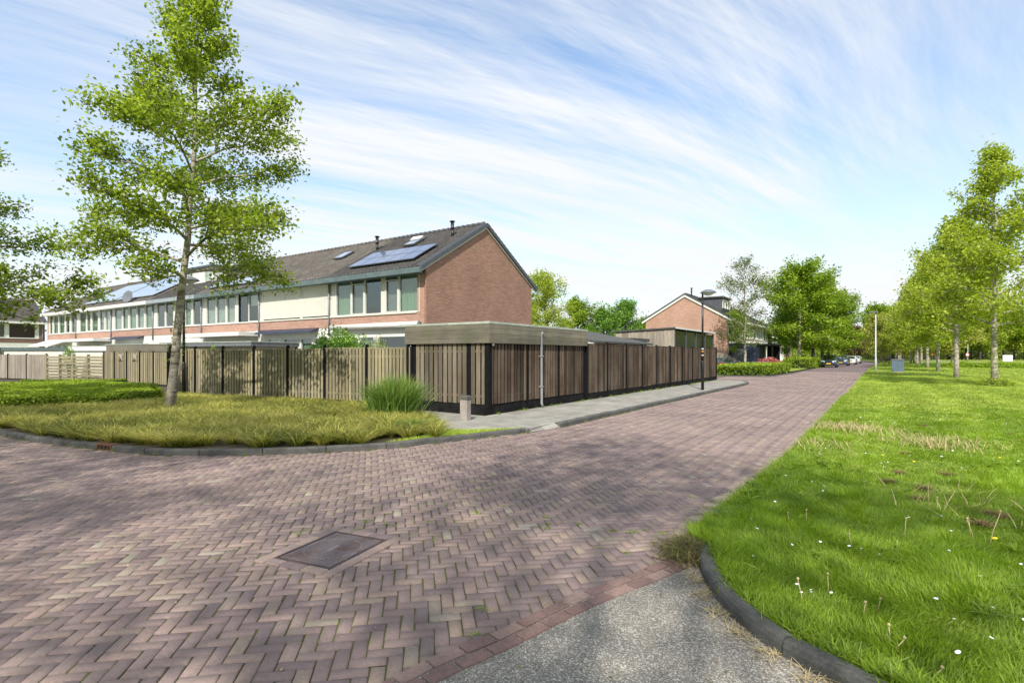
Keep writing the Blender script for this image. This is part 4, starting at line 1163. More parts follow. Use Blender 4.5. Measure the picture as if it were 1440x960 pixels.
# further fences to the left
LA = [np.array(far(236, 27.0)), np.array(far(146, 30.0)), np.array(far(66, 33.3)), np.array(far(-60, 38.0))]
def dist(a, b): return float(np.linalg.norm(np.array(a) - np.array(b)))
L1 = dist(LA[1], LA[0])
r = fence('timber_fence', 'light plank fence with small lattice tops, left of the tree trunk', LA[1], LA[0], [0.05, 1.15] + [1.15 + (L1 - 1.15) * k / 4 for k in (1, 2, 3, 4)], 1.68, 'wood_green', pitch=.16, wd=.12, plinth=.06)
for c_ in (1.9, 3.3):
    m = MB()
    for k in range(4):
        for s_ in (1, -1):
            q = -.18 + k * .12
            m.tube([(c_ + q * s_ * .5 - .16 * s_, -.035, 1.60), (c_ + q * s_ * .5 + .16 * s_, -.035, 1.22)], .014, 4, .9)
    m.build('lattice', M['wood_grey'], r)
L2 = dist(LA[2], LA[1])
r = thing('louvre_fence', 'low fence of overlapping horizontal boards at the left', 'fence', (LA[2][0], LA[2][1], UP), math.atan2(*(LA[1] - LA[2])[::-1]))
rng = random.Random(4); m = MB()
for k in range(8):
    z = .12 + k * .175
    yo = -.045 if k % 2 else .02
    m.box(.06, L2 - .06, yo, yo + .018, z, z + .135, rng.random())
m.build('board_panel', M['wood_green'], r)
for k in range(5):
    x = L2 * k / 4; MB().box(x - .05, x + .05, -.06, .06, -.1, 1.58, rng.random()).build('post', M['wood_green'], r)
L3 = dist(LA[3], LA[2])
fence('timber_fence', 'silver-grey plank fence at the left picture edge', LA[3], LA[2], [.05 + (L3 - .1) * k / 5 for k in range(6)], 1.56, 'wood_grey', pitch=.15, wd=.13, plinth=.04)

# the timber garden shed on the corner
SY = 11.25; SX0 = on_y(578, SY); SX1 = FX; SL_ = ysh1 - SY
r = thing('garden_shed', 'timber garden shed with broad fascia and black posts on the street corner', 'shed', (SX1, SY, UP))
rng = random.Random(12)
dx0 = SX0 - SX1
front_posts = [0.0, on_y(659.5, SY) - SX1, on_y(583, SY) - SX1]
side_posts = [0.0] + [on_x(p, FX) - SY for p in (741.5, 785.5, 821)]
for i in range(2):
    xa, xb = sorted((front_posts[i], front_posts[i + 1])); m = MB()
    planks(m, xa + .06, xb - .06, .26, 1.88, .17, .128, rng, y=.0)
    m.build('plank_wall', M['wood_shed'], r)
    MB().box(xa, xb, .052, .07, .2, 1.88).build('gap_shade_board', M['black'], r)  # added black sheet, darkens the gaps between planks like shade
    MB().box(xa + .05, xb - .05, .004, .05, -.05, .25, .5).build('plinth_board', M['plinth'], r)
for i in range(3):
    ya, yb = side_posts[i], side_posts[i + 1]; m = MB()
    planks(m, ya + .06, yb - .06, .26, 1.88, .155, .104, rng, y=.0)
    o = m.build('plank_wall', M['wood_brown'], r); o.rotation_euler = (0, 0, R(90))
    MB().box(-.07, -.052, ya, yb, .2, 1.88).build('gap_shade_board', M['black'], r)  # same added black sheet for gap shade on the side wall
    p_ = MB().box(ya + .05, yb - .05, .004, .05, -.05, .25, .5).build('plinth_board', M['plinth'], r); p_.rotation_euler = (0, 0, R(90))
for x in front_posts[1:]: MB().box(x - .065, x + .065, -.012, .09, -.08, 1.90).build('post', M['black'], r)
MB().box(-.11, .03, -.03, .11, -.08, 1.90).build('post', M['black'], r)
for y in side_posts[1:]: MB().box(-.09, .012, y - .042, y + .042, -.08, 1.90).build('post', M['black'], r)
# fascia boards
fa = MB(); o_ = .07; yb = SL_ + .05; xl = on_y(573, SY) - SX1
for k in range(4):
    z = 1.86 + k * .125
    t = rng.random()
    fa.box(xl, o_, -o_ - .02 - (k % 2) * .002, -o_, z, z + .1215, t)
    fa.box(o_ + .002, o_ + .022 + (k % 2) * .002, -o_ - .02, yb, z, z + .1215, rng.random())
fa.box(xl - .02, xl, -o_ - .02, 2.6, 1.86, 2.34, .4)
fa.build('fascia', M['wood_fascia'], r)
rf = MB(); rf.box(xl - .28, o_ + .03, -o_ - .03, yb + .02, 2.362, 2.42); rf.build('roof', M['felt_edge'], r)
MB().box(xl - .05, o_ - .005, .1, yb, 2.28, 2.36).build('roof_deck', M['wood_fascia'], r)
MB().box(xl, -.1, yb - .03, yb, 0, 2.28).build('back_wall', M['wood_brown'], r)
dpy = on_x(763.5, FX + .13) - SY
dp = MB(); dp.tube([(o_ + .06, dpy, 2.22), (.085, dpy, 2.17), (.085, dpy, .12), (.12, dpy, .03)], .038, 12); 
for z in (.6, 1.5): dp.box(.0, .13, dpy - .05, dpy + .05, z, z + .03)
dp.build('downpipe', M['grey'], r)
MB().box(.031, .04, .12, .2, 1.79, 1.85).build('number_plate', M['white'], r)
# flat roof pavilion with dark glazing behind the fence
PX, PY0 = -8.62, 27.6
PY1 = on_x(1003.5, PX); PXl = on_y(866, PY0)
r = thing('garden_room', 'tall timber garden room with dark glazed panels rising behind the brown fence', 'garden room', (PX, PY0, UP))
Lp, Wp = PY1 - PY0, PX - PXl
m = MB(); rng = random.Random(2); n = int(Wp / .17)
for k in range(n):
    xa = -Wp + k * Wp / n; m.box(xa, xa + Wp / n - .006, -.02 - .012 * (k % 2), .0, .1, 2.88 - .12 * (1 - k / n), rng.random())
m.box(-Wp, -Wp + .05, 0.001, Lp, .1, 2.76, .5); m.box(-Wp + .05, 0, Lp - .05, Lp, .1, 2.8, .5)
m.build('plank_wall', M['wood_grey'], r)
for k in range(4):
    y = .1 + k * (Lp - .1) / 4
    MB().box(-.05, -.03, y + .06, y + (Lp - .1) / 4 - .06, .5, 2.80).build('window', M['dark_pane'], r)
for k in range(5):
    y = k * (Lp - .1) / 4
    MB().box(-.08, .0, y, y + .13, .1, 2.86).build('post', M['lead'], r)
MB().box(-.32, -.28, .2, Lp - .2, .1, 2.7).build('dark_backing', M['insect'], r)  # sheet added behind the panes so the interior reads dark
rfm = MB(); rfm.prism([(-Wp - .1, 2.78), (.08, 2.90), (.08, 2.98), (-Wp - .1, 2.86)], 'y', -.1, Lp + .1); rfm.build('roof', M['felt'], r)
MB().box(.081, .10, -.1, Lp + .1, 2.895, 2.985).build('roof_edge', M['white'], r)
# low pitched sheds between
r = thing('garden_shed', 'low shed with grey felt pitched roof and white gable trim behind the fence', 'shed', (-10.6, 18.6, UP))
MB().box(-3.9, 1.0, 0, 4.6, 0, 2.0).build('wall', M['wood_brown'], r)
m = MB(); m.prism([(-5.2, 2.62), (-1.6, 2.78), (1.9, 2.08), (1.9, 2.0), (-1.6, 2.70), (-5.2, 2.54)], 'y', -.3, 6.0); m.build('roof', M['felt'], r)
m = MB(); m.prism([(-1.7, 2.66), (-1.7, 2.54), (1.9, 1.86), (1.9, 1.99)], 'y', -.34, -.31); m.build('barge_board', M['white'], r)
r = thing('carport', 'flat felt-roofed lean-to behind the middle of the brown fence', 'shed', (-10.4, 25.0, UP))
MB().box(-5.6, .6, 0, 2.2, 2.22, 2.38).build('roof', M['felt'], r)
for x in (-5.5, .4): MB().box(x, x + .12, .1, .22, 0, 2.22).build('post', M['black'], r)
MB().box(-5.5, .5, 2.0, 2.08, 0, 2.2).build('back_wall', M['wood_brown'], r)
# outbuildings of the row behind the greenish fences: (px0, px1, depth, top py, fascia colour, label)
for k, (p0, p1, d0, d1, tp, fh, col, wallm, lab) in enumerate((
        (150, 236, 31.0, 29.0, 483.5, .42, 'wood_fascia', 'wood_grey', 'flat-roofed shed with pale timber fascia behind the lattice-topped fence'),
        (243, 354, 27.5, 25.0, 480.5, .22, 'lampgrey', 'wood_grey', 'flat-roofed shed with grey roof edge behind the ball-capped fence'),
        (2, 94, 40.0, 38.5, 488.5, .18, 'teal', 'cream', 'low outbuilding with dark teal roof edge at the far left'),
        (96, 150, 38, 37, 486.0, .35, 'white', 'cream', 'white-edged veranda behind the louvre fence'))):
    a, b_ = np.array(far(p0, d0)), np.array(far(p1, d1)); L = dist(a, b_)
    r = thing('garden_shed', lab, 'shed', (a[0], a[1], UP), math.atan2(*(b_ - a)[::-1]))
    top = CAM_Z - UP + (HZ - tp) * (d0 + d1) / 2 / F_PX
    MB().box(.1, L - .1, .1, 2.6, 0, top - fh).build('wall', M[wallm], r)
    m = MB(); m.box(0, L, -.03, 2.8, top - fh, top - .04); m.build('fascia', M[col], r)
    MB().box(-.03, L + .03, -.06, 2.83, top - .04, top).build('roof', M['felt_edge'] if k != 2 else M['teal'], r)

# ================================================================== STREET FURNITURE
def lamp(label, x, y, h=4.45, az=0.0):
    r = thing('street_lamp', label, 'street lamp', (x, y, UP), az, 'black street lamps with saucer heads')
    p = MB(); p.tube([(0, 0, -.1), (0, 0, 1.25), (0, 0, 1.3)], [.066, .066, .05], 14); p.tube([(0, 0, 1.3), (0, 0, h - .1)], [.05, .038], 12)
    p.tube([(0, 0, h - .62), (0, 0, h - .55)], [.052, .052], 12)
    p.build('pole', M['lampblack'], r)
    hd = MB(); hd.lathe([(.03, .16), (.14, .145), (.27, .09), (.335, .03), (.34, .0), (.32, -.005)][::-1], 28, (.24, 0, h - .12))
    ho = hd.build('lamp_head', M['lampgrey'], r)
    MB().tube([(0, 0, h - .2), (.05, 0, h - .08), (.15, 0, h - .06)], .04, 8).build('bracket', M['lampblack'], r)
    ln = MB(); ln.lathe([(.03, -.12), (.13, -.10), (.22, -.05), (.30, -.006)], 24, (.24, 0, h - .12)); ln.build('lens', M['lens'], ho)
    return r
l1 = lamp('black street lamp with saucer head on the pavement by the brown fence', *at(988, 548, UP), 4.42, YAW * .6)
for z, mt in ((1.78, 'paper'), (1.66, 'sign_orange'), (1.50, 'daisy')):
    MB().lathe([(.0655 if z < 1.3 else .0495, 0), (.0655 if z < 1.3 else .0495, .07)], 10, (0, 0, z)).build('sticker', M[mt], l1)
lamp('black street lamp standing behind the big oak trunk', *at(258.5, 558, UP), 4.40, YAW * .6)
x, y = at(1231.5, 522.5, LAWN_Z)
r = thing('street_lamp', 'tall white lamp post with flat T-shaped head beside the lawn edge', 'street lamp', (x, y, LAWN_Z))
MB().tube([(0, 0, -.1), (0, 0, 1.2), (0, 0, 1.25), (0, 0, 5.55)], [.085, .085, .06, .045], 12).build('pole', M['whitepole'], r)
m = MB(); m.bbox(-.55, .18, -.14, .14, 5.55, 5.66, .02); m.tube([(0, 0, 5.4), (0, 0, 5.6)], .07, 8); m.build('lamp_head', M['lampgrey'], r)
# second white pole further off
x, y = far(1361, 128)
r = thing('street_lamp', 'distant white lamp post beside the far road', 'street lamp', (x, y, LAWN_Z))
MB().tube([(0, 0, 0), (0, 0, 6.0)], [.11, .07], 8).build('pole', M['whitepole'], r)
MB().bbox(-.6, .1, -.15, .15, 6.0, 6.12, .02).build('lamp_head', M['whitepole'], r)
# bollard
x, y = at(654.5, 590.5, UP)
r = thing('bollard', 'short weathered concrete bollard in front of the shed corner', 'bollard', (x, y, UP), R(3))
m = MB(); m.bbox(-.10, .10, -.10, .10, -.1, .50, .018); m.build('shaft', M['bollard'], r)
m = MB(); m.bbox(-.112, .112, -.112, .112, .501, .585, .022); m.build('cap', M['kerb'], r)
# utility cabinet
x, y = at(1262.5, 523.5, LAWN_Z)
r = thing('utility_cabinet', 'blue-grey utility cabinet standing on the lawn', 'cabinet', (x, y, LAWN_Z), R(-2)); r.scale = (.88, .88, 1)
MB().bbox(-.52, .52, -.22, .22, .1, 1.10, .02).build('body', M['cabinet'], r)
MB().bbox(-.56, .56, -.27, .27, 1.10, 1.20, .02).build('lid', M['lampgrey'], r)
MB().box(-.54, .54, -.24, .24, -.05, .1).build('base', M['bollard'], r)
for s_ in (-1, 1):
    MB().box(min(.012 * s_, .50 * s_), max(.012 * s_, .50 * s_), -.232, -.221, .14, 1.06).build('door', M['cabinet'], r)
for s_ in (-1, 1): MB().box(.05 * s_ - .015, .05 * s_ + .015, -.25, -.233, .55, .70).build('handle', M['lampgrey'], r)
# bench beyond the pole
x, y = far(1243, 92)
r = thing('bench', 'low brown wooden bench on the lawn behind the white lamp post', 'bench', (x, y, LAWN_Z), R(20))
MB().box(-1.0, 1.0, -.2, .2, .42, .48).build('seat', M['wood_brown'], r)
MB().box(-1.0, 1.0, .22, .26, .55, .85).build('backrest', M['wood_brown'], r)
for s_ in (-.8, .8): MB().box(s_ - .05, s_ + .05, -.18, .24, 0, .42).build('leg', M['lampgrey'], r)
# small road signs on the far road
x, y = far(1361.5 + 46, 118)
r = thing('road_sign', 'small round red and white sign by the far road', 'sign', (*far(1360, 112), LAWN_Z), YAW)
MB().tube([(0, 0, 0), (0, 0, 2.2)], .04, 6).build('pole', M['whitepole'], r)
m = MB(); m.tube([(0, -.06, 1.55), (0, -.09, 1.55)], .42, 20); so_ = m.build('sign_plate', M['sign_red'], r)
MB().tube([(0, -.09, 1.55), (0, -.10, 1.55)], .28, 20).build('sign_face', M['sign_white'], so_)
r = thing('road_sign', 'white rectangular board standing by the far road at the right', 'sign', (*far(1417, 104), LAWN_Z), YAW)
MB().box(-.95, .95, -.03, .03, .35, 1.55).build('board', M['sign_white'], r)
for s_ in (-.7, .7): MB().box(s_ - .04, s_ + .04, .031, .09, 0, 1.5).build('leg', M['lampgrey'], r)
r = thing('road_sign', 'tiny orange board between the distant trunks', 'sign', (*far(1311, 150), LAWN_Z), YAW)
MB().box(-.5, .5, -.03, .03, 1.6, 3.4).build('board', M['sign_orange'], r)
MB().tube([(0, .05, 0), (0, .05, 1.8)], .05, 6).build('pole', M['lampgrey'], r)

# manhole cover, with frame, studs and round lid
ang = math.atan2(MCR[1, 0], MCR[0, 0])
r = thing('manhole_cover', 'square cast-iron manhole cover with studded grid set in the pavers', 'manhole cover', (MC[0], MC[1], 0), ang)
hx, hy = MCH
m = MB(); m.box(-hx, hx, -hy, -hy + .02, -.03, .009); m.box(-hx, hx, hy - .02, hy, -.03, .009); m.box(-hx, -hx + .02, -hy + .02, hy - .02, -.03, .008); m.box(hx - .02, hx, -hy + .02, hy - .02, -.03, .008)
m.build('frame', M['iron'], r)
m = MB(); m.box(-hx + .021, hx - .021, -hy + .021, hy - .021, -.03, .001)
nx_, ny_ = 24, 19
for a in range(nx_):
    for b_ in range(ny_):
        xx = -hx + .03 + (2 * hx - .06) * (a + .5) / nx_; yy = -hy + .03 + (2 * hy - .06) * (b_ + .5) / ny_
        rr = math.hypot(xx * .95, yy)
        s_ = .0098
        m.prism([(xx - s_, yy - s_), (xx + s_, yy - s_), (xx + s_, yy + s_), (xx - s_, yy + s_)], 'z', .0015, .009 if rr < .235 else .008)
m.build('lid', M['lidiron'], r)
m = MB()
for a in range(40):
    t0, t1 = 2 * PI * a / 40, 2 * PI * (a + 1) / 40
    m.prism([(.24 * math.cos(t0), .236 * math.sin(t0)), (.24 * math.cos(t1), .236 * math.sin(t1)), (.230 * math.cos(t1), .226 * math.sin(t1)), (.230 * math.cos(t0), .226 * math.sin(t0))], 'z', .0015, .0098)
m.box(-.07, .07, -.02, .02, .0015, .0105)
m.build('ring', M['lidiron'], r)
# sailor course of pavers round it
m = MB(); rng = random.Random(5)
for s_ in (-1, 1):
    x = -hx - .105
    while x < hx + .10:
        l = min(.21, hx + .105 - x); y = s_ * (hy + .0525)
        if l > .05: m.bbox(x + .004, x + l - .004, y - .048, y + .048, -.015, .010, .005, rng.random() * .8)
        x += .21
    y = -hy
    while y < hy - .01:
        l = min(.21, hy - y); x = s_ * (hx + .0525)
        if l > .05: m.bbox(x - .048, x + .048, y + .004, y + l - .004, -.015, .010, .005, rng.random() * .8)
        y += .21
o = m.build('road', M['paver'], None, (MC[0], MC[1], 0)); o.rotation_euler = (0, 0, ang); tag(o, kind='structure')
# gully in the kerb
gx, gy = at(148, 632.5)
i_ = int(np.argmin(np.linalg.norm(kerbL - np.array([gx, gy]), axis=1))); tdir = kerbL[i_ + 1] - kerbL[i_ - 1]
ga = math.atan2(tdir[1], tdir[0])
r = thing('kerb_gully', 'rusty iron storm drain inlet set in the kerb stones', 'drain', (kerbL[i_][0], kerbL[i_][1], 0), ga)
m = MB(); m.box(-.21, .21, -.012, .15, .085, .108); m.box(-.21, -.17, -.012, .14, -.02, .0845); m.box(.17, .21, -.012, .14, -.02, .0845); m.box(-.169, .169, -.012, .14, -.02, .012)
for x in (-.10, 0, .10): m.box(x - .009, x + .009, -.010, .02, .0125, .0845)
m.build('frame', M['rust'], r)
MB().box(-.169, .169, -.003, .10, .0125, .0845).build('opening', M['hole'], r)
# litter
x, y = at(1014, 725, .07)
r = np.random.default_rng(3); m = MB()
nx_ = 7; vs = []
for a in range(nx_):
    for b_ in range(nx_): vs.append(((a / 6 - .5) * .17 + r.normal(0, .006), (b_ / 6 - .5) * .11 + r.normal(0, .005), .03 + .018 * math.sin(a * 1.7) * math.cos(b_ * 1.3) + r.uniform(0, .02)))
m.add(vs, [(a * nx_ + b_, (a + 1) * nx_ + b_, (a + 1) * nx_ + b_ + 1, a * nx_ + b_ + 1) for a in range(nx_ - 1) for b_ in range(nx_ - 1)])
lt = thing('paper_scrap', 'crumpled white and blue paper packet on the grass edge', 'litter', (x, y, .055), R(20))
m.build('sheet', M['paper'], lt)
m = MB(); m.add([(p[0] * .45 - .035, p[1] * .4 + .01, p[2] + .012) for p in vs], [(a * nx_ + b_, (a + 1) * nx_ + b_, (a + 1) * nx_ + b_ + 1, a * nx_ + b_ + 1) for a in range(nx_ - 1) for b_ in range(nx_ - 1)]); m.build('print', M['paperblue'], lt)
# picket fence by the side street
r = thing('picket_fence', 'pale timber garden fence stepping down in front of the gable house', 'fence', (-14.2, 57.0, UP), 0)
m = MB(); rng = random.Random(8)
for k in range(44):
    x = k * .125; h = 1.75 if x < 1.4 else (1.75 - (x - 1.4) * .62 if x < 2.8 else .9)
    m.box(x, x + .09, -.02, 0, .05, h, rng.random())
m.box(0, 5.5, .001, .03, .3, .38); m.box(0, 5.5, .001, .03, .7, .78)
m.build('pickets', M['wood_grey'], r)
for x in (0, 1.4, 2.8, 5.4): MB().box(x - .05, x + .05, .031, .12, 0, 1.7 if x < 2 else .95).build('post', M['wood_grey'], r)

# ================================================================== CARS
def make_car(label, x, y, rz, paint, suv=False, group=None):
    """nose points to local -y; wheels, lights, glass and plates are parts"""
    r = thing('parked_car', label, 'car', (x, y, 0.0), rz, group)
    L, Wd, H = (4.6, .93, 1.66) if suv else (4.2, .88, 1.46)
    gc = .20
    # stations front to back: (y, half width, belt z, bottom z)
    st = [(-L / 2, .62, .62, .32), (-L / 2 + .10, .80, .74, .24), (-L / 2 + .45, Wd, .86, gc), (-L / 2 + 1.15, Wd, .98, gc), (-L / 2 + 1.6, Wd, 1.02, gc),
          (0.3, Wd, 1.04, gc), (L / 2 - .9, Wd, 1.06, gc), (L / 2 - .25, Wd - .03, 1.02, gc + .03), (L / 2 - .04, .80, .92, .30), (L / 2, .70, .80, .36)]
    if suv: st = [(a, b, c + .08, d + .05) for a, b, c, d in st]
    vs, n = [], 12
    for (yy, hw, bz, lz) in st:
        mid = lz + (bz - lz) * .55
        half = [(hw * .80, lz), (hw * .96, lz + .07), (hw, mid - .08), (hw * .99, mid + .06), (hw * .94, bz - .05), (hw * .84, bz)]
        ring = [(-a, z) for a, z in half] + [(a, z) for a, z in half[::-1]]
        vs += [(a, yy, z) for a, z in ring]
    fs = []
    for i in range(len(st) - 1):
        for j in range(n): fs.append((i * n + j, (i + 1) * n + j, (i + 1) * n + (j + 1) % n, i * n + (j + 1) % n))
    fs += [tuple(range(n)), tuple((len(st) - 1) * n + j for j in range(n - 1, -1, -1))]
    m = MB(); m.add(vs, fs, .5, True); m.build('body', M[paint], r)
    bz = 1.03 + (.08 if suv else 0)
    ya, yb, yc, yd = -L / 2 + 1.25, -L / 2 + 2.0, L / 2 - 1.1, L / 2 - .30
    wb, wt = Wd * .88, Wd * .70
    cab = [(-wb, ya, bz), (wb, ya, bz), (wb, yd, bz), (-wb, yd, bz), (-wt, yb, H - .05), (wt, yb, H - .05), (wt, yc, H - .04), (-wt, yc, H - .04)]
    m = MB(); m.add(cab, [(0, 1, 5, 4), (1, 2, 6, 5), (2, 3, 7, 6), (3, 0, 4, 7), (4, 5, 6, 7)]); m.build('windows', M['glass_dark'], r)
    m = MB(); m.add([(-wt, yb, H - .05), (wt, yb, H - .05), (wt, yc, H - .04), (-wt, yc, H - .04), (-wt * .9, yb + .1, H), (wt * .9, yb + .1, H), (wt * .9, yc - .08, H), (-wt * .9, yc - .08, H)],
          [(0, 1, 5, 4), (1, 2, 6, 5), (2, 3, 7, 6), (3, 0, 4, 7), (4, 5, 6, 7)], .5, True)
    for s_ in (-1, 1):
        for p, q in (((wb, ya, bz), (wt, yb, H - .05)), ((wb, yd, bz), (wt, yc, H - .04)), ((wb, (ya + yd) / 2 + .05, bz), (wt, (yb + yc) / 2 + .1, H - .045))):
            m.tube([(p[0] * s_, p[1], p[2]), (q[0] * s_, q[1], q[2])], .035, 6)
    m.build('roof', M[paint], r)
    for s_ in (-1, 1):
        for yy in (-L / 2 + .85, L / 2 - .80):
            rr = .36 if suv else .32
            t = MB(); t.tube([(s_ * (Wd - .22), yy, rr), (s_ * (Wd + .01), yy, rr)], rr, 20); to = t.build('wheel', M['tyre'], r)
            MB().tube([(s_ * (Wd + .0), yy, rr), (s_ * (Wd + .02), yy, rr)], rr * .66, 14).build('rim', M['rim'], to)
        m = MB(); m.add([(s_ * .42, -L / 2 - .0, .70), (s_ * .84, -L / 2 + .22, .74), (s_ * .84, -L / 2 + .18, .90), (s_ * .44, -L / 2 + .02, .84), (s_ * .42, -L / 2 + .12, .70), (s_ * .80, -L / 2 + .34, .74), (s_ * .80, -L / 2 + .34, .90), (s_ * .44, -L / 2 + .16, .84)],
                        [(0, 1, 2, 3), (4, 5, 6, 7), (0, 1, 5, 4), (1, 2, 6, 5), (2, 3, 7, 6), (3, 0, 4, 7)]); m.build('headlight', M['headlight'], r)
        MB().bbox(min(s_ * .55, s_ * .85), max(s_ * .55, s_ * .85), L / 2 - .10, L / 2 + .01, .78, .95, .015).build('tail_light', M['redlight'], r)
        MB().bbox(min(s_ * Wd, s_ * (Wd + .18)), max(s_ * Wd, s_ * (Wd + .18)), ya + .35, ya + .47, bz, bz + .14, .02).build('mirror', M[paint], r)
    MB().box(-.40, .40, -L / 2 - .012, -L / 2 + .1, .60, .78).build('grille', M['lampblack'], r)
    MB().box(-.55, .55, -L / 2 + .03, -L / 2 + .14, .30, .42).build('bumper_intake', M['lampblack'], r)
    MB().box(-.26, .26, -L / 2 - .03, -L / 2 - .013, .46, .57).build('number_plate', M['plate'], r)
    MB().box(-.26, .26, L / 2 + .004, L / 2 + .02, .55, .66).build('number_plate', M['plate'], r)
    return r
GC = 'cars parked along the left side of the street'
make_car('dark navy SUV with yellow number plate, nearest in the parked line', -5.35, 84, 0, 'car_navy', True, GC)
make_car('dark blue car parked directly behind the navy SUV', -4.55, 97.5, R(-3), 'car_blue', False, GC)
make_car('white car third in the parked line', -3.95, 111, R(-3), 'car_white', False, GC)
make_car('silver car farthest in the parked line', -3.6, 125, R(-3), 'car_silver', False, GC)
make_car('red-lit dark hatchback parked behind the hedge left of the birch', -12.0, 50.5, R(180 + 40), 'car_black', False)
make_car('white van-like car glimpsed behind the maple trunk', -9.6, 92, R(0), 'car_white', True)
# ================================================================== TREES
pyr = lambda t: (1 - t) ** 0.75 * (0.35 + 0.65 * min(1, t * 5 + .45))
oakp = lambda t: float(np.interp(t, [0, .12, .35, .55, .75, .9, 1], [.84, .95, .88, .58, .32, .18, .08]))
oval = lambda t: math.sin(PI * (0.10 + 0.88 * t)) ** 0.6
roundp = lambda t: math.sin(PI * (0.16 + 0.80 * t)) ** 0.5

tree_meshes('oak', seed=52, H=12.7, zc=3.5, Rad=3.5, prof=oakp, nl=38, n_leaf=31000, leaf=.112, tr=.118, lean=(.283, .778), rise=(-.12, .9), sub=9, clump=8, sig=.17)
tree_meshes('oak_b', seed=19, H=9.6, zc=2.4, Rad=4.3, prof=oakp, nl=30, n_leaf=28000, leaf=.11, tr=.13, rise=(-.05, .9), sub=9, clump=10, sig=.14)
tree_meshes('row_a', seed=31, H=12.4, zc=2.9, Rad=4.3, prof=pyr, nl=44, n_leaf=19000, leaf=.16, tr=.15, rise=(.0, .7), sub=9, clump=12, sig=.19)
tree_meshes('row_b', seed=47, H=11.6, zc=3.0, Rad=4.4, prof=pyr, nl=40, n_leaf=15000, leaf=.21, tr=.16, rise=(.05, .5), sub=9, clump=9, sig=.28)
tree_meshes('row_c', seed=53, H=12.0, zc=2.6, Rad=4.0, prof=pyr, nl=36, n_leaf=12000, leaf=.25, tr=.16, rise=(.1, .6), sub=9, clump=9, sig=.32)
tree_meshes('thin', seed=131, H=12.0, zc=3.6, Rad=3.6, prof=oval, nl=30, n_leaf=6000, leaf=.12, tr=.13, rise=(.1, .9), sub=10, clump=8, sig=.30)
tree_meshes('maple', seed=61, H=14.2, zc=3.3, Rad=6.6, prof=roundp, nl=38, n_leaf=24000, leaf=.34, tr=.30, rise=(-.05, 1.2), sub=11, clump=16, sig=.42)
tree_meshes('birch', seed=71, H=10.6, zc=2.3, Rad=2.7, prof=oval, nl=26, n_leaf=5200, leaf=.15, tr=.12, rise=(.2, .9), sub=8, clump=9, sig=.22)
tree_meshes('round', seed=83, H=9.5, zc=1.6, Rad=4.2, prof=roundp, nl=30, n_leaf=12000, leaf=.27, tr=.2, rise=(-.1, 1.1), sub=9, clump=15, sig=.38)
tree_meshes('loose', seed=89, H=9.5, zc=1.8, Rad=3.2, prof=oval, nl=28, n_leaf=9000, leaf=.2, tr=.14, rise=(.2, 1.0), sub=9, clump=11, sig=.30)
tree_meshes('wood_a', seed=97, H=15, zc=4.5, Rad=5.2, prof=oval, nl=24, n_leaf=6500, leaf=.55, tr=.26, rise=(.0, 1.0), sub=8, clump=14, sig=.6, wsides=5)
tree_meshes('wood_b', seed=101, H=14, zc=3.6, Rad=4.8, prof=roundp, nl=24, n_leaf=6000, leaf=.55, tr=.24, rise=(.0, 1.0), sub=8, clump=14, sig=.6, wsides=5)
tree_meshes('willow', seed=107, H=9, zc=2.0, Rad=4.2, prof=roundp, nl=26, n_leaf=8000, leaf=.34, tr=.13, rise=(-.1, 1.0), sub=9, clump=13, sig=.45)

x, y = at(238.5, 578, UP)
oak = place_tree('oak_tree', 'oak', 'tall young oak with pale banded trunk rising from the sedge bed', 'tree', x, y, UP, M['bark'], M['leaf'], rz=R(-45))
x, y = far(-135, 14.0)
place_tree('oak_tree', 'oak_b', 'leafy tree whose branches reach in from the left picture edge', 'tree', x, y, UP, M['bark'], M['leaf'], rz=R(40), s=1.0)

# row along the lawn on the right
row = [((4.9, 36.4), 'row_a', 1.0, 0, 'nearest tree of the right-hand row, ivy shoots at its trunk foot'),
       ((4.5, 48.2), 'row_b', .98, 60, 'second tree of the right-hand row, with pale straight trunk'),
       ((4.8, 66), 'row_c', 1.0, 130, 'third tree of the right-hand row'),
       ((5.0, 83), 'row_b', 1.1, 200, 'fourth tree of the right-hand row')]
GR = 'row of young trees along the lawn on the right'
for (p, key, s, rz, lab) in row:
    place_tree('avenue_tree', key, lab, 'tree', p[0], p[1], LAWN_Z, M['bark_grey'], M['leaf_pale'] if key != 'row_a' else M['leaf_pale'], R(rz), s, GR)
rng = random.Random(14)
for k, yy in enumerate((94, 104, 114, 126, 138, 150, 164, 178, 194, 210)):
    place_tree('avenue_tree', ('row_c', 'row_b')[k % 2], 'one of the small distant trees closing up at the far end of the right-hand row', 'tree', 5.0 + rng.uniform(-.6, .6) - (max(0, yy - 120) * .02), yy, LAWN_Z, M['bark_grey'], M['leaf_pale'], rng.uniform(0, 6), rng.uniform(.95, 1.1), 'distant trees at the end of the right-hand row')
for k in range(9):
    place_tree('willow', 'willow', 'yellow-green thin-stemmed tree in the distant cluster beyond the white lamp post', 'tree', 1.5 + rng.uniform(-2.0, 9.0), 118 + k * 9, LAWN_Z, M['bark_grey'], M['leaf_yellow'], rng.uniform(0, 6), rng.uniform(.9, 1.15), 'yellow-green trees beyond the white lamp post')
# trees behind the camera, outside the view: they shade the foreground
for k, (x, y, s, key) in enumerate(((4.5, -10.5, 1.6, 'thin'), (-3.0, -11.5, 1.55, 'thin'), (-10.5, -10.5, 1.6, 'thin'), (-18, -11.5, 1.5, 'thin'), (12.0, -10.0, 1.65, 'thin'), (19.5, -11, 1.6, 'thin'))):
    place_tree('avenue_tree', key, 'tree standing behind the photographer on the verge', 'tree', x, y, 0.05, M['bark_grey'], M['leaf_pale'], k * 1.3, s, 'trees behind the photographer')

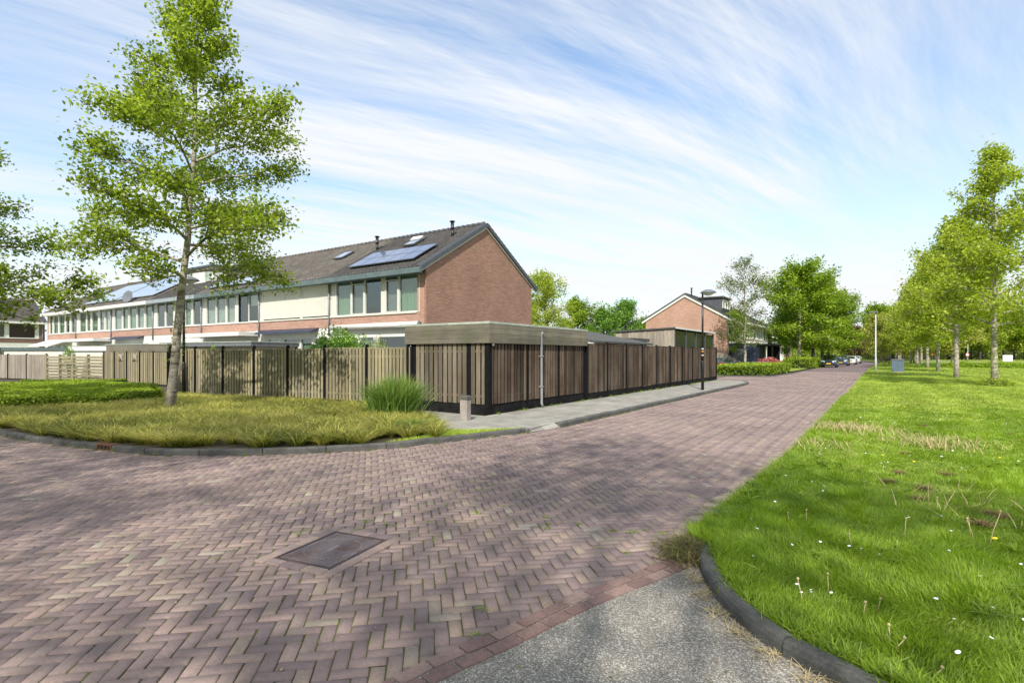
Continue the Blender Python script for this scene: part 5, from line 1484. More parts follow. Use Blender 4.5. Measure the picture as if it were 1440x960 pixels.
# up the street on the left
GM = 'large maples along the parked cars'
place_tree('maple_tree', 'maple', 'big round bright-green maple nearest on the street, pale trunk behind the clipped bush', 'tree', -9.0, 84.5, UP, M['bark_grey'], M['leaf_maple'], R(20), .95, GM, sz=.86)
for k, (x, y, s, rz) in enumerate(((-8.2, 94, .93, 140), (-7.8, 105, .93, 250), (-7.6, 117, .9, 60))):
    place_tree('maple_tree', 'maple', ('second maple, behind the nearest one above the dark blue car', 'third maple in the line, trunk in deep shade', 'farthest maple of the line at the street bend')[k], 'tree', x, y, UP, M['bark_dark'], M['leaf_maple'], R(rz), s, GM, sz=s * .88)
place_tree('birch_tree', 'birch', 'slender sparse grey-green tree standing in the clipped hedge', 'tree', *far(1048, 50.5), UP, M['bark_grey'], M['leaf_grey'], R(10), 1.0)
place_tree('small_tree', 'loose', 'low bright tree growing beside the slender tree, before the brick house', 'tree', *far(1033, 56.5), UP, M['bark_dark'], M['leaf_maple'], R(80), .62)
place_tree('small_tree', 'loose', 'light-green garden tree in front of the white-fronted house', 'tree', *far(1106, 78), UP, M['bark_grey'], M['shrub'], R(150), .80)
place_tree('copper_tree', 'round', 'dark reddish tree deep in the shade at the street end', 'tree', *far(1201, 150), UP, M['bark_dark'], M['leaf_red'], R(0), .9)
# behind the fences, centre
for px, d, key, s, mt, lab in ((767, 50, 'loose', .93, 'leaf_pale', 'feathery light-green tree next to the brick gable'),
                           (812, 74, 'round', .86, 'leaf_maple', 'dark green round tree behind the shed roof'),
                           (848, 72, 'round', .72, 'shrub', 'yellow-green round tree in the middle of the clump behind the fence'),
                           (880, 80, 'round', .90, 'shrub', 'tallest yellow-green tree of the clump beside the far gable'),
                           (745, 64, 'loose', .8, 'leaf_pale', 'loose tree half hidden by the brick gable'),
                           (905, 98, 'round', .75, 'leaf_maple', 'dark tree just left of the far gable')):
    place_tree('garden_tree', key, lab, 'tree', *far(px, d), UP, M['bark_dark'], M[mt], px * .7, s)
# wood in the background on the right, every trunk its own tree
GWd = 'trees of the wood beyond the far road'
rng = random.Random(77)
for k in range(46):
    px = 1228 + (k % 23) * 15 + rng.uniform(-5, 5); d = (158, 182)[k // 23] + rng.uniform(-9, 9)
    place_tree('wood_tree', ('wood_a', 'wood_b')[k % 2], 'tall tree with dark trunk in the wood beyond the far road', 'tree', *far(px, d), LAWN_Z, M['bark_dark'], M[('leaf_maple', 'leaf_pale', 'leaf')[k % 3]], rng.uniform(0, 6), rng.uniform(.8, 1.05), GWd)
for k in range(16):
    px = 1085 + k * 10 + rng.uniform(-3, 3); d = 235 + rng.uniform(-15, 15)
    place_tree('wood_tree', ('wood_a', 'wood_b')[k % 2], 'far dark-green tree closing the end of the street', 'tree', *far(px, d), LAWN_Z, M['bark_dark'], M['leaf_maple'], rng.uniform(0, 6), rng.uniform(.7, .9), 'trees closing the end of the street')
for k in range(7):
    px = -30 + k * 30; d = 150 + rng.uniform(-8, 8)
# undergrowth of the wood: one uncountable mass
nr = np.random.default_rng(5)
def mass(name, label, cat, px0, px1, d0, d1, h, n, size, mat, kind='stuff'):
    px = nr.uniform(px0, px1, n); d = nr.uniform(d0, d1, n)
    xy = FW[None, :] * d[:, None] + RT[None, :] * ((px - CX) / F_PX * d)[:, None]
    hh = h * (.55 + .6 * value_noise(xy, 5.0, 3)); z = nr.uniform(0, 1, n) ** .8 * hh
    V, F, tt = leaves(nr, np.column_stack([xy, z]), size, nr.uniform(0, 1, n))
    return tag(link(name, arr_mesh(name, V, [F], tt), M[mat]), label, cat, kind=kind)
mass('undergrowth', 'dark green undergrowth filling the wood edge in the distance', 'undergrowth', 1215, 1560, 195, 230, 6.0, 26000, .8, 'leaf_grey')
mass('undergrowth', 'green shrubs closing the street end behind the cars', 'undergrowth', 1080, 1240, 215, 250, 6.0, 9000, .8, 'leaf')
mass('flower_strip', 'yellow flowering strip beside the far road', 'flowers', 1290, 1560, 128, 156, .35, 16000, .17, 'shrub_yellow')

# ================================================================== HEDGES AND SHRUBS
def hedge(name, label, cat, poly, h, dens, size, mat, z0=UP, rough=.06, seed=1, group=None, rim=None):
    """clipped volume: leaves over top and sides round an added dark solid core"""
    rng = np.random.default_rng(seed); poly = np.array(poly, float)
    lo, hi = poly.min(0), poly.max(0); area = (hi - lo).prod()
    n = int(area * dens); P = rng.uniform(lo, hi, (n, 2)); P = P[inside(P, poly)]
    # distance to the rim lets the top edge round off
    def dist_rim(Q):
        d = np.full(len(Q), 1e9)
        for i in range(len(poly)):
            a, b_ = poly[i], poly[(i + 1) % len(poly)]; e = b_ - a; t = np.clip(((Q - a) @ e) / (e @ e), 0, 1)
            d = np.minimum(d, np.linalg.norm(Q - a - t[:, None] * e, axis=1))
        return d
    d = dist_rim(P)
    top = h * (1 - .35 * np.exp(-(d / .18) ** 1.3)) * (1 + rough * 2.4 * (value_noise(P, .55, seed) - .5) + rough * 2 * (value_noise(P, 1.8, seed + 1) - .5))
    Z = top - np.abs(rng.normal(0, .05, len(P)))
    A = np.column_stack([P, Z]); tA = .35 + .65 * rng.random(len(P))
    # sides
    S = []
    for i in range(len(poly)):
        a, b_ = poly[i], poly[(i + 1) % len(poly)]; e = b_ - a; L = np.linalg.norm(e)
        if L < .01: continue
        m = int(L * h * dens * 1.25); t = rng.random(m); q = a + t[:, None] * e
        nn = np.array([e[1], -e[0]]) / L; c = poly.mean(0)
        if (nn @ (a + e / 2 - c)) < 0: nn = -nn
        zz_ = rng.random(m) ** .8 * h * .93
        wob = (value_noise(np.column_stack([q[:, 0] + q[:, 1], zz_ * 2.2]), .5, seed + 4) - .5) * .26 * (1.1 - zz_ / h * .3)
        q = q + nn * (wob - .02 + rng.normal(0, .03, m))[:, None]
        S.append(np.column_stack([q, zz_ + .02]))
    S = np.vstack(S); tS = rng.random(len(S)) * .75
    r = thing(name, label, cat, (lo[0] + hi[0]) / 2 * 0 + 0, 0, group) if False else thing(name, label, cat, (float(poly[:, 0].mean()), float(poly[:, 1].mean()), z0), 0, group)
    off = np.array([poly[:, 0].mean(), poly[:, 1].mean(), 0])
    Pall = np.vstack([A, S]) - off; tt = np.concatenate([tA, tS])
    V, F, t4 = leaves(rng, Pall, size, tt, up=.25)
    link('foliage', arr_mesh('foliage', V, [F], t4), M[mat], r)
    c = poly.mean(0); inner = [(c + (p - c) * (1 - .22 / max(np.linalg.norm(p - c), .4))) for p in poly]
    bm = bmesh.new(); vs = [bm.verts.new((p[0] - off[0], p[1] - off[1], h * .80)) for p in inner]; f = bm.faces.new(vs)
    g = bmesh.ops.extrude_face_region(bm, geom=[f])
    for v in g['geom']:
        if isinstance(v, bmesh.types.BMVert): v.co.z = -.05
    bmesh.ops.triangulate(bm, faces=[f for f in bm.faces if len(f.verts) > 4]); bmesh.ops.recalc_face_normals(bm, faces=bm.faces)
    me = bpy.data.meshes.new('dark_core'); bm.to_mesh(me); bm.free(); link('dark_core', me, M['inner'], r)  # solid body added inside, coloured dark so nothing shows through the leaves
    return r
def bush(name, label, cat, x, y, rx, ry, h, n, size, mat, z0=UP, seed=1, group=None, jag=.16):
    rng = np.random.default_rng(seed)
    u = rand_unit(rng, n); u[:, 2] = np.abs(u[:, 2]) * 1.0 - .08
    lump = 1 + jag * 2 * (value_noise(np.column_stack([np.arctan2(u[:, 1], u[:, 0]) * 2.2, u[:, 2] * 3]), .55, seed) - .5)
    rad = (1 - np.abs(rng.normal(0, .13, n))) * lump
    P = u * rad[:, None] * np.array([rx, ry, h]); P[:, 2] = np.maximum(P[:, 2], .02)
    r = thing(name, label, cat, (x, y, z0), 0, group)
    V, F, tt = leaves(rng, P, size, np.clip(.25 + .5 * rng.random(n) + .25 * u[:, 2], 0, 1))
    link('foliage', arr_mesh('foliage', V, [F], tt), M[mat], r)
    m = MB(); 
    for k in range(9):
        a = k * .7; m.tube([(0, 0, -.05), (rx * .3 * math.cos(a), ry * .3 * math.sin(a), h * .4), (rx * .7 * math.cos(a), ry * .7 * math.sin(a), h * .75)], [.03, .02, .008], 5)
    m.build('stems', M['bark_dark'], r); return r
# long low hedge on the left
hp = [at(228, 566, UP), at(150, 573, UP), at(60, 577, UP), at(0, 580, UP), at(-120, 583, UP), (-30, 6.2), (-30, 11.2), at(30, 546, UP), at(120, 547, UP), at(215, 553, UP)]
hedge('low_hedge', 'long low bright-green hedge left of the oak trunk', 'hedge', hp, .42, 900, .075, 'hedge', UP, .10, 3)
hedge('clipped_hedge', 'clipped hedge island round the slender tree beyond the fence end', 'hedge', [(-10.3, 44.4), (-8.6, 44.2), (-7.5, 45.2), (-7.0, 47.5), (-6.8, 52), (-6.9, 57.5), (-8.2, 58.5), (-10.3, 58), (-10.9, 52), (-10.9, 46)], .80, 130, .16, 'hedge', UP, .06, 5)
hedge('clipped_hedge', 'small clipped bush block beside the navy SUV', 'hedge', [(-8.6, 73.5), (-6.9, 73.8), (-6.6, 76), (-6.6, 81), (-7.2, 82), (-8.8, 82)], 1.15, 90, .2, 'hedge', UP, .06, 6)
bush('round_bush', 'dark green rounded bush behind the hedge island', 'bush', *far(1122, 74), 2.4, 2.2, 1.55, 3500, .2, 'leaf_maple', seed=4)
bush('pink_bush', 'pink-red flowering bush in front of the pergola', 'bush', *far(1081, 54.5), 1.5, 1.0, 1.35, 3000, .17, 'shrub_pink', seed=7)
bush('garden_bush', 'bright green rounded bush rising behind the ball-capped fence', 'bush', *far(477, 19.6), 1.95, 1.0, 2.62, 12000, .10, 'shrub', seed=8)
bush('garden_bush', 'pale yellow-green bush behind the fence beside the shed', 'bush', *far(531, 20.2), .85, .6, 2.34, 3000, .08, 'shrub_yellow', seed=9)
bush('garden_bush', 'small green bush showing above the fence near the far shed', 'bush', *far(97, 36.5), .55, .5, 2.35, 800, .11, 'shrub', seed=10)
bush('garden_bush', 'tuft of green above the veranda fence left of the tree', 'bush', *far(299, 24.5), .25, .25, 2.35, 400, .08, 'shrub', seed=11)
bush('verge_shrub', 'broad dark green shrub on the verge behind the row trees', 'bush', *far(1352, 68), 2.6, 1.6, .75, 3500, .16, 'leaf_maple', LAWN_Z, 12)
bush('verge_shrub', 'long low shrub at the right edge in front of the far road', 'bush', *far(1410, 66), 4.2, 1.6, .72, 5500, .16, 'leaf_maple', LAWN_Z, 13)
bush('verge_shrub', 'low shrub between the tree trunks left of the broad one', 'bush', *far(1312, 74), 1.8, 1.2, .6, 1800, .16, 'shrub', LAWN_Z, 14)
bush('ivy_tuft', 'leafy suckers around the foot of the nearest right-hand tree', 'bush', 4.9, 36.3, .8, .6, .42, 800, .10, 'leaf', LAWN_Z, 15)
bush('parking_bush', 'green bush at the parked cars under the maples', 'bush', -7.6, 90, 1.4, 3, 1.3, 1500, .2, 'hedge', UP, 16)
# shoots climbing the nearest row tree
nrg = np.random.default_rng(8)
n = 500; z = nrg.uniform(.2, 3.2, n) ** 1.0; a = nrg.uniform(0, 6.28, n); rr = .17 + np.abs(nrg.normal(0, .09, n))
V, F, tt = leaves(nrg, np.column_stack([rr * np.cos(a), rr * np.sin(a), z]), .09, nrg.random(n))
for o in list(bpy.data.objects):
    if o.name.startswith('avenue_tree') and o['label'].startswith('nearest'):
        tag(link('trunk_shoots', arr_mesh('trunk_shoots', V, [F], tt), M['leaf'], o), kind='stuff')
n = 260; z = nrg.uniform(1.2, 4.4, n); a = nrg.uniform(0, 6.28, n); rr = .15 + np.abs(nrg.normal(0, .06, n))
V, F, tt = leaves(nrg, np.column_stack([rr * np.cos(a) + .283 * z / 7, rr * np.sin(a) + .778 * z / 7, z]), .07, nrg.random(n))
tag(link('trunk_shoots', arr_mesh('trunk_shoots', V, [F], tt), M['leaf'], oak), kind='stuff')

M['withered'] = leaf_mat('withered_blades', (.07, .055, .025), (.34, .30, .11), .3, .6, (1.2, 1.1, .8))
# ================================================================== GRASSES
def tufts(rng, C, per, h, w, lean, droop, spread):
    n = len(C); P = np.repeat(C, per, 0); N_ = len(P)
    yaw = rng.uniform(0, 2 * PI, N_); r = np.abs(rng.normal(0, spread, N_))
    P = P + np.stack([np.cos(yaw) * r, np.sin(yaw) * r, np.zeros(N_)], 1)
    hh = np.repeat(rng.uniform(.75, 1.2, n), per) * h * rng.uniform(.55, 1.1, N_)
    return P, yaw + rng.normal(0, .3, N_), hh, w * rng.uniform(.7, 1.3, N_), lean * rng.uniform(.4, 1.3, N_), droop
rng = np.random.default_rng(11)
# sedge bed: planted tufts, so close that nobody could count them
bedkeep = np.array([tuple(p) for p in offset_line(kerbL, .24)] + [tuple(at(612, 612, UP)), tuple(at(612, 596, UP)), tuple(at(590, 584, UP)), (-11.6, 10.7), (-22.4, 9.45), (-30, 9.3), (-45, 8)])
C = rng.uniform((-26, 2.8), (-6.3, 11.2), (2600, 2)); C = C[inside(C, bedkeep)]
C = C[~inside(C, np.array(hp))]
C = C[np.linalg.norm(C - np.array(oak.location[:2]), axis=1) > .26]
C = C[C[:, 0] > -24]
C3 = np.column_stack([C, np.full(len(C), .07)])
per = 150
P, yaw, hh, ww, le, dr = tufts(rng, C3, per, .35, .0095, 1.15, .55, .05)
tone_big = value_noise(P[:, :2], 1.5, 31); tn = np.clip(np.repeat(rng.uniform(0, 1, len(C3)), per) * .6 + tone_big * .5 - .12 + rng.normal(0, .22, len(P)) + (rng.random(len(P)) < .08) * .6, 0, 1)
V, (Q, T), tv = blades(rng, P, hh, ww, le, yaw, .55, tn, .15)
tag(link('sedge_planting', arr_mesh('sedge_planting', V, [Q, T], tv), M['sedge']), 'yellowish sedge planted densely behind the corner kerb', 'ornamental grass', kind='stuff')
# tall ornamental grass clump
cx_, cy_ = at(556, 586, UP)
r = thing('ornamental_grass', 'tall dark-green grass clump in front of the fence left of the bollard', 'ornamental grass', (cx_, cy_, UP))
nb = 3000; yaw = rng.uniform(0, 2 * PI, nb); rr = np.abs(rng.normal(0, .24, nb))
P = np.stack([np.cos(yaw) * rr, np.sin(yaw) * rr, np.zeros(nb)], 1)
V, (Q, T), tv = blades(rng, P, rng.uniform(.45, 1.22, nb), .018 * rng.uniform(.7, 1.3, nb), rng.uniform(.05, .75, nb) ** 1.1, yaw + rng.normal(0, .7, nb), .6, np.clip(rng.normal(.45, .25, nb), 0, 1), .1)
link('leaves', arr_mesh('leaves', V, [Q, T], tv), M['tallgrass'], r)
nb = 120; yaw = rng.uniform(0, 2 * PI, nb); P = np.stack([np.cos(yaw) * .15, np.sin(yaw) * .15, np.zeros(nb)], 1)
V, (Q, T), tv = blades(rng, P, rng.uniform(.9, 1.25, nb), .007, rng.uniform(.2, .6, nb), yaw, .3, np.full(nb, .9), .1)
link('stalks', arr_mesh('stalks', V, [Q, T], tv), M['sedge'], r)
# green weeds at the end of the bed
for k, (px, py, h, lab) in enumerate(((575, 606, .30, 'blue-green weed tuft at the tip of the sedge bed'), (607, 600, .22, 'small weed tuft beside the bollard'))):
    x, y = at(px, py, UP); nb = 420; yaw = rng.uniform(0, 2 * PI, nb)
    P = np.stack([np.cos(yaw) * .07 + rng.normal(0, .08, nb), np.sin(yaw) * .07 + rng.normal(0, .08, nb), np.zeros(nb)], 1)
    V, (Q, T), tv = blades(rng, P, h * rng.uniform(.5, 1.1, nb), .014, .7, yaw, .4, rng.random(nb) * .7, .1)
    tag(link('weed_tuft', arr_mesh('weed_tuft', V, [Q, T], tv), M['tallgrass'], None, (x, y, UP)), lab, 'weed')

# lawn
def lawn_blades(name, label, n, dmin, dmax, pxr, h, w, seed, poly, z, clump=.5, dens_noise=None, mat='blade'):
    rng = np.random.default_rng(seed)
    # uniform over ground area of the viewed wedge
    d = np.sqrt(rng.uniform(dmin ** 2, dmax ** 2, n)); px = rng.uniform(pxr[0], pxr[1], n)
    xy = FW[None, :] * d[:, None] + RT[None, :] * ((px - CX) / F_PX * d)[:, None]
    k = inside(xy, poly); xy = xy[k]
    tall = value_noise(xy, .45, seed + 1); tall2 = value_noise(xy, 1.7, seed + 2); tall3 = value_noise(xy, 6.0, seed + 3)
    keep = (rng.random(len(xy)) < .45 + .75 * tall) & (rng.random(len(xy)) < 1.9 - 1.5 * value_noise(xy, .9, 91))
    xy, tall, tall2, tall3 = xy[keep], tall[keep], tall2[keep], tall3[keep]
    m = len(xy); yaw = value_noise(xy, .3, seed + 5) * 9 + rng.normal(0, .9, m)
    hh = h * (.45 + .8 * tall ** 1.4 + .45 * tall2) * rng.uniform(.6, 1.15, m)
    tn = np.clip(.12 + .35 * tall + .30 * tall2 + .18 * tall3 + rng.normal(0, .16, m), 0, 1)
    tn = np.clip(tn + .12 * np.sin(xy[:, 0] * 3.9 + tall3 * 2) * (xy[:, 1] > 6), 0, 1)
    P = np.column_stack([xy, np.full(m, z - .005)])
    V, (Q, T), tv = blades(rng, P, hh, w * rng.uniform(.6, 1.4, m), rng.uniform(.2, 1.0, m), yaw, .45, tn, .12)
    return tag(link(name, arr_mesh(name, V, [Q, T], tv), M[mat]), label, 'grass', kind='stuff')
lp = np.array(lawn_poly)
lawn_blades('lawn_grass', 'lush green lawn grass in the right foreground', 270000, 2.0, 6.0, (870, 2000), .085, .0052, 1, lp, LAWN_Z)
lawn_blades('lawn_grass', 'green lawn grass further up the right side', 250000, 6.0, 15.5, (980, 1760), .075, .010, 2, lp, LAWN_Z)
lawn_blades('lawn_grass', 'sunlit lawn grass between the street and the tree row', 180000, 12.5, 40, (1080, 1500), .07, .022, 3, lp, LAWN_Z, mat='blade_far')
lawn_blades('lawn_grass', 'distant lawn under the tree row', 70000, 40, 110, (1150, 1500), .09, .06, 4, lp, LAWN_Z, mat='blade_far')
# longer fringe over the kerb and the street edge
def fringe(line, n, off, sp, h, seed, z=.05, lab='grass fringe growing over the kerb'):
    rng = np.random.default_rng(seed)
    i = rng.integers(0, len(line) - 1, n); t = rng.random(n)[:, None]; q = line[i] * (1 - t) + line[i + 1] * t
    T_ = np.gradient(line, axis=0); T_ /= np.linalg.norm(T_, axis=1)[:, None]; nn = np.stack([-T_[i, 1], T_[i, 0]], 1)
    clump = value_noise(q, .35, seed)
    q = q + nn * (off + rng.normal(0, sp, n) - .05 * clump)[:, None]
    k = rng.random(n) < .25 + clump; q = q[k]; m = len(q)
    V, (Q, T), tv = blades(rng, np.column_stack([q, np.full(m, z)]), h * (.5 + clump[k]) * rng.uniform(.5, 1.1, m), .0065, rng.uniform(.3, 1.1, m), rng.uniform(0, 6.28, m), .5, np.clip(rng.normal(.5, .22, m), 0, 1), .1)
    return tag(link('edge_grass', arr_mesh('edge_grass', V, [Q, T], tv), M['blade']), lab, 'grass', kind='stuff')
fringe(kerbR[:24], 9000, .17, .04, .14, 5, LAWN_Z, 'long grass leaning over the dark kerb')
ne = edgeR[edgeR[:, 1] < 26]
fringe(ne, 22000, -.06, .06, .11, 6, .03, 'ragged grass fringe along the right street edge')
# grass patch at the end of the bed and tufts at the fence foot
gp = np.array([tuple(p) for p in offset_line(kerbL[-14:], .15)] + [(-6.6, 9.2), (-7.0, 8.75), (-8.2, 8.2), tuple(at(604, 612, UP))])
q = rng.uniform(gp.min(0), gp.max(0), (30000, 2)); q = q[inside(q, gp)]; m = len(q)
sheet('grass_patch', [tuple(p) for p in gp], .080, M['grass_patch'])
V, (Q, T), tv = blades(rng, np.column_stack([q, np.full(m, .075)]), .06 * rng.uniform(.4, 1.2, m), .009, rng.uniform(.2, 1, m), None, .4, np.clip(rng.normal(.75, .2, m), 0, 1), .1)
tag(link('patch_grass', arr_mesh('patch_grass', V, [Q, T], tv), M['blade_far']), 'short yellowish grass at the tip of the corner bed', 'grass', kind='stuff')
# moss and weeds in joints
q = rng.uniform((-12, 1.2), (-1.4, 11), (60000, 2)); q = q[inside(q, np.array(road_poly))]
q = q[value_noise(q, .8, 77) > .78]; q = q[:6000]; m = len(q)
# dead grass heap where the border meets the kerb
hx_, hy_ = at(968, 778, .0)
nb = 3800; q = np.column_stack([hx_ + rng.normal(0, .10, nb) + .05, hy_ + rng.normal(0, .14, nb)]); 
V, (Q, T), tv = blades(rng, np.column_stack([q, np.abs(rng.normal(0, .02, nb)) + .01]), .10 * rng.uniform(.4, 1.3, nb), .0055, rng.uniform(.6, 1.6, nb), None, .6, np.clip(rng.normal(.45, .3, nb), 0, 1), 0)
tag(link('dead_grass', arr_mesh('dead_grass', V, [Q, T], tv), M['withered']), 'withered grass heap where kerb and paving meet', 'dead grass', kind='stuff')
nb = 1100; i = rng.integers(2, 13, nb); q = kerbR[i] + rng.normal(0, .05, (nb, 2)) - np.array([.05, .03])
V, (Q, T), tv = blades(rng, np.column_stack([q, np.full(nb, .006)]), .05 * rng.uniform(.3, 1.3, nb), .004, rng.uniform(1.0, 2.0, nb), None, .7, np.clip(rng.normal(.5, .3, nb), 0, 1), 0)
tag(link('dead_grass', arr_mesh('dead_grass', V, [Q, T], tv), M['straw']), 'thin line of dry clippings along the foot of the dark kerb', 'dead grass', kind='stuff')
# daisies and dandelions, too many and small to count
def flowers(name, label, pts, rad, mat, hgt):
    mb_v = []; F = []; k = 8
    for i, (x, y) in enumerate(pts):
        b = len(mb_v); h = hgt * random.uniform(.7, 1.3); rr = rad * random.uniform(.8, 1.2); tx, ty = random.uniform(-.4, .4), random.uniform(-.4, .4)
        mb_v.append((x, y, LAWN_Z + h + rr * .3))
        for j in range(k):
            a = 2 * PI * j / k; px_, py_ = rr * math.cos(a), rr * math.sin(a); mb_v.append((x + px_, y + py_, LAWN_Z + h + px_ * tx + py_ * ty))
        F += [(b, b + 1 + j, b + 1 + (j + 1) % k) for j in range(k)]
    me = bpy.data.meshes.new(name); me.from_pydata(mb_v, [], F)
    tag(link(name, me, M[mat]), label, 'flowers', kind='stuff')
random.seed(9)
pts = []
for px, py, n, sp in ((1125, 775, 16, .35), (1140, 690, 14, .35), (1190, 640, 14, .5), (1230, 590, 20, .9), (1180, 850, 6, .3), (1370, 880, 14, .35), (1400, 800, 8, .4), (1270, 660, 10, .5), (1420, 660, 14, .6), (1330, 600, 22, 1.4), (1250, 570, 24, 1.5), (1080, 830, 4, .15), (1300, 730, 10, .6), (1200, 760, 8, .5)):
    cx0, cy0 = at(px, py, LAWN_Z)
    for _ in range(n): pts.append((cx0 + random.gauss(0, sp), cy0 + random.gauss(0, sp)))
pts = [p for p in pts if inside([p], lp)[0] and p[0] > -.95 and p[0] ** 2 + p[1] ** 2 > 8.4][::2]
flowers('daisies', 'small white daisies scattered over the lawn', pts, .011, 'daisy', .085)
pts2 = [(at(px, py, LAWN_Z)[0] + random.gauss(0, .5), at(px, py, LAWN_Z)[1] + random.gauss(0, .5)) for px, py in ((1285, 650), (1315, 648), (1225, 590), (1347, 790), (1290, 560), (1300, 570), (1380, 590), (1240, 575), (1260, 600), (1410, 575)) for _ in range(2)]
flowers('dandelions', 'yellow dandelion heads dotted over the lawn', pts2, .018, 'yellow', .08)
# dry dandelion stalks standing out of the lawn
stalks = [(1307, 724, 1305, 681, 6), (1323, 727, 1342, 692, 10), (1372, 770, 1360, 730, 0), (1390, 772, 1407, 720, 8), (1272, 762, 1274, 730, 4), (1318, 722, 1318, 700, 0), (1199, 773, 1194, 752, 0),
          (1213, 875, 1217, 848, 2), (1234, 862, 1238, 843, -4), (1255, 920, 1272, 898, 6), (1310, 955, 1325, 940, 8), (1110, 740, 1108, 722, 2), (1134, 740, 1134, 718, 2), (1165, 838, 1164, 808, -3), (1252, 903, 1250, 880, 0), (1130, 855, 1122, 815, -2)]
for k, (xb, yb_, xt, yt, bend) in enumerate(stalks):
    d = F_PX * (CAM_Z - LAWN_Z) / (yb_ - HZ); x, y = at(xb, yb_, LAWN_Z)
    H_ = (yb_ - yt) * d / F_PX; S_ = (xt - xb) * d / F_PX
    o = MB(); e = RT * S_
    o.tube([(0, 0, -.01), (e[0] * .4, e[1] * .4, H_ * .5), (e[0], e[1], H_)], [.0034, .003, .0026], 6); o.lathe([(.003, 0), (.009, .006), (.007, .014), (.002, .018)], 8, (e[0], e[1], H_))
    tag(o.build('dandelion_stalk', M['straw'], None, (x, y, LAWN_Z)), 'bare straw-coloured dandelion stalk standing out of the lawn', 'dandelion stalk', 'bare dandelion stalks')
# bleached bent straw patches
for k, (px, py, n) in enumerate(((1195, 605, 260), (1310, 625, 200), (1150, 628, 60), (1330, 715, 30))):
    cx0, cy0 = at(px, py, LAWN_Z); n = int(n * 3); q = rng.normal(0, .42, (n, 2)) + (cx0, cy0); q = q[inside(q, lp)]; n = len(q)
    V, (Q, T), tv = blades(rng, np.column_stack([q, np.full(n, LAWN_Z)]), rng.uniform(.07, .22, n), .0075, rng.uniform(.2, 1.8, n), None, .3, rng.uniform(.7, 1, n), 0)
    tag(link('straw_patch', arr_mesh('straw_patch', V, [Q, T], tv), M['straw']), ('bleached straw patch by the street edge', 'bleached straw patch out on the lawn', 'small thin straw tuft at the street edge', 'few pale straws in the middle of the lawn')[k], 'dry grass', kind='stuff')
# brown clods of mown grass
for k in range(1):
    n = 1500; cl = [at(px, py, LAWN_Z) for px, py in ((1335, 815), (1300, 600), (1330, 670), (1265, 668), (1250, 680), (1390, 725), (1408, 730), (1300, 690), (1290, 705), (1380, 740), (1420, 612), (1275, 640))]
    q = np.array(cl)[rng.integers(0, len(cl), n)] + rng.normal(0, .035, (n, 2))
    V, (Q, T), tv = blades(rng, np.column_stack([q, np.full(n, LAWN_Z + .02)]), rng.uniform(.03, .07, n), .006, rng.uniform(.8, 2, n), None, .5, rng.uniform(0, .5, n), 0)
    tag(link('mown_clods', arr_mesh('mown_clods', V, [Q, T], tv), plain('brown_dead_grass', (.20, .13, .06), .95, .3, 30)), 'small brown clods of dead grass on the lawn', 'dead grass', kind='stuff')

# broad-leaved weeds flat in the lawn
rng = np.random.default_rng(44); n = 420
d = np.sqrt(rng.uniform(2.2 ** 2, 11 ** 2, n)); px = rng.uniform(960, 1560, n)
xy = FW[None, :] * d[:, None] + RT[None, :] * ((px - CX) / F_PX * d)[:, None]
xy = xy[inside(xy, lp)]; xy = xy[value_noise(xy, 1.3, 12) > .45]; k = 9
P = np.repeat(xy, k, 0); a = rng.uniform(0, 2 * PI, len(P)); hh = rng.uniform(.04, .085, len(P))
V, (Q, T), tv = blades(rng, np.column_stack([P, np.full(len(P), LAWN_Z + .02)]), hh, .017, rng.uniform(1.0, 1.8, len(P)), a, .5, np.clip(np.repeat(rng.uniform(.1, .8, len(xy)), k) + rng.normal(0, .1, len(P)), 0, 1), 0)
tag(link('lawn_weeds', arr_mesh('lawn_weeds', V, [Q, T], tv), M['blade']), 'broad-leaved weeds growing flat among the lawn grass', 'weeds', kind='stuff')
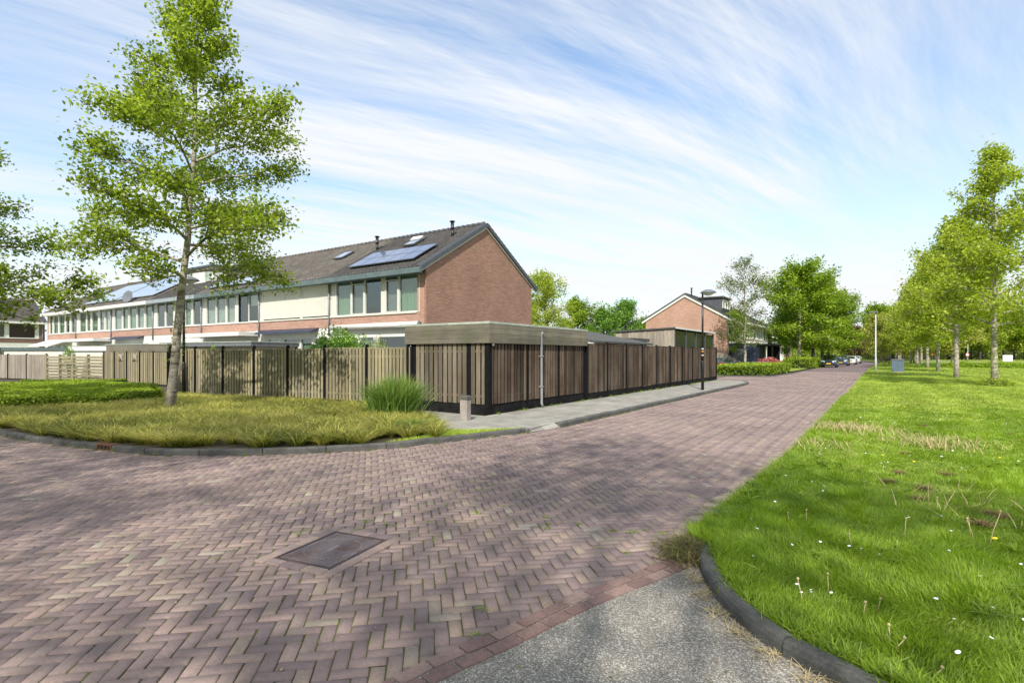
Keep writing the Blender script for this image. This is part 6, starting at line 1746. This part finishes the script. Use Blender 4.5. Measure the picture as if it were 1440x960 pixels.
# weeds along the foot of the fences and the kerb joints
def joint_weeds(name, label, pts, h, mat, seed):
    rng = np.random.default_rng(seed); pts = np.array(pts); k = 26
    P = np.repeat(pts, k, 0) + rng.normal(0, .022, (len(pts) * k, 3)) * (1, 1, 0); a = rng.uniform(0, 2 * PI, len(P))
    V, (Q, T), tv = blades(rng, P, h * np.repeat(rng.uniform(.3, 1.2, len(pts)), k) * rng.uniform(.5, 1.1, len(P)), .007, rng.uniform(.4, 1.4, len(P)), a, .4, rng.uniform(.1, .9, len(P)), 0)
    tag(link(name, arr_mesh(name, V, [Q, T], tv), M[mat]), label, 'weeds', kind='stuff')
rng = np.random.default_rng(6)
yy = rng.uniform(11.4, 34.8, 90); joint_weeds('fence_weeds', 'small weeds in the seam between pavement and brown fence', np.column_stack([FX + .06 + np.abs(rng.normal(0, .05, 90)), yy, np.full(90, UP)]), .09, 'blade', 1)
i = rng.integers(0, len(kerbL) - 60, 60); q = offset_line(kerbL, -.015)[-1 - rng.integers(0, 60, 46)]
joint_weeds('gutter_weeds', 'tiny weeds in the seam at the foot of the corner kerb', np.column_stack([q, np.zeros(len(q))]), .035, 'blade', 2)
q = offset_line(kerbL2, -.015)[rng.integers(0, 60, 36)]
joint_weeds('gutter_weeds', 'tiny weeds in the seam at the foot of the pavement kerb', np.column_stack([q, np.zeros(len(q))]), .035, 'blade', 3)
q = rng.uniform((-4.5, 2.0), (-1.4, 6.5), (500, 2)); q = q[inside(q, np.array(road_poly))]; q = q[value_noise(q, .9, 5) > .6][:70]
joint_weeds('paving_weeds', 'moss and tiny weeds growing in the paving joints', np.column_stack([q, np.full(len(q), -.004)]), .022, 'blade', 4)
# fallen bud scales and petals on the paving
n = 260; q = rng.uniform((-9, 1.6), (-1.4, 12), (n, 2)); q = q[inside(q, np.array(road_poly))]
V, F, tt = leaves(rng, np.column_stack([q, np.full(len(q), .012)]), .018, rng.random(len(q)), up=2.5)
tag(link('fallen_petals', arr_mesh('fallen_petals', V, [F], tt), M['straw']), 'tiny pale bud scales and petals scattered on the paving', 'litter', kind='stuff')
# sparse scraps on the asphalt
n = 60; q = rng.uniform((-1.9, 1.6), (.6, 4.0), (n, 2)); q = q[inside(q, np.array(asph))]
V, F, tt = leaves(rng, np.column_stack([q, np.full(len(q), .010)]), .022, rng.random(len(q)), up=2.5)
tag(link('fallen_leaves', arr_mesh('fallen_leaves', V, [F], tt), M['withered']), 'few withered leaf scraps on the asphalt path', 'litter', kind='stuff')
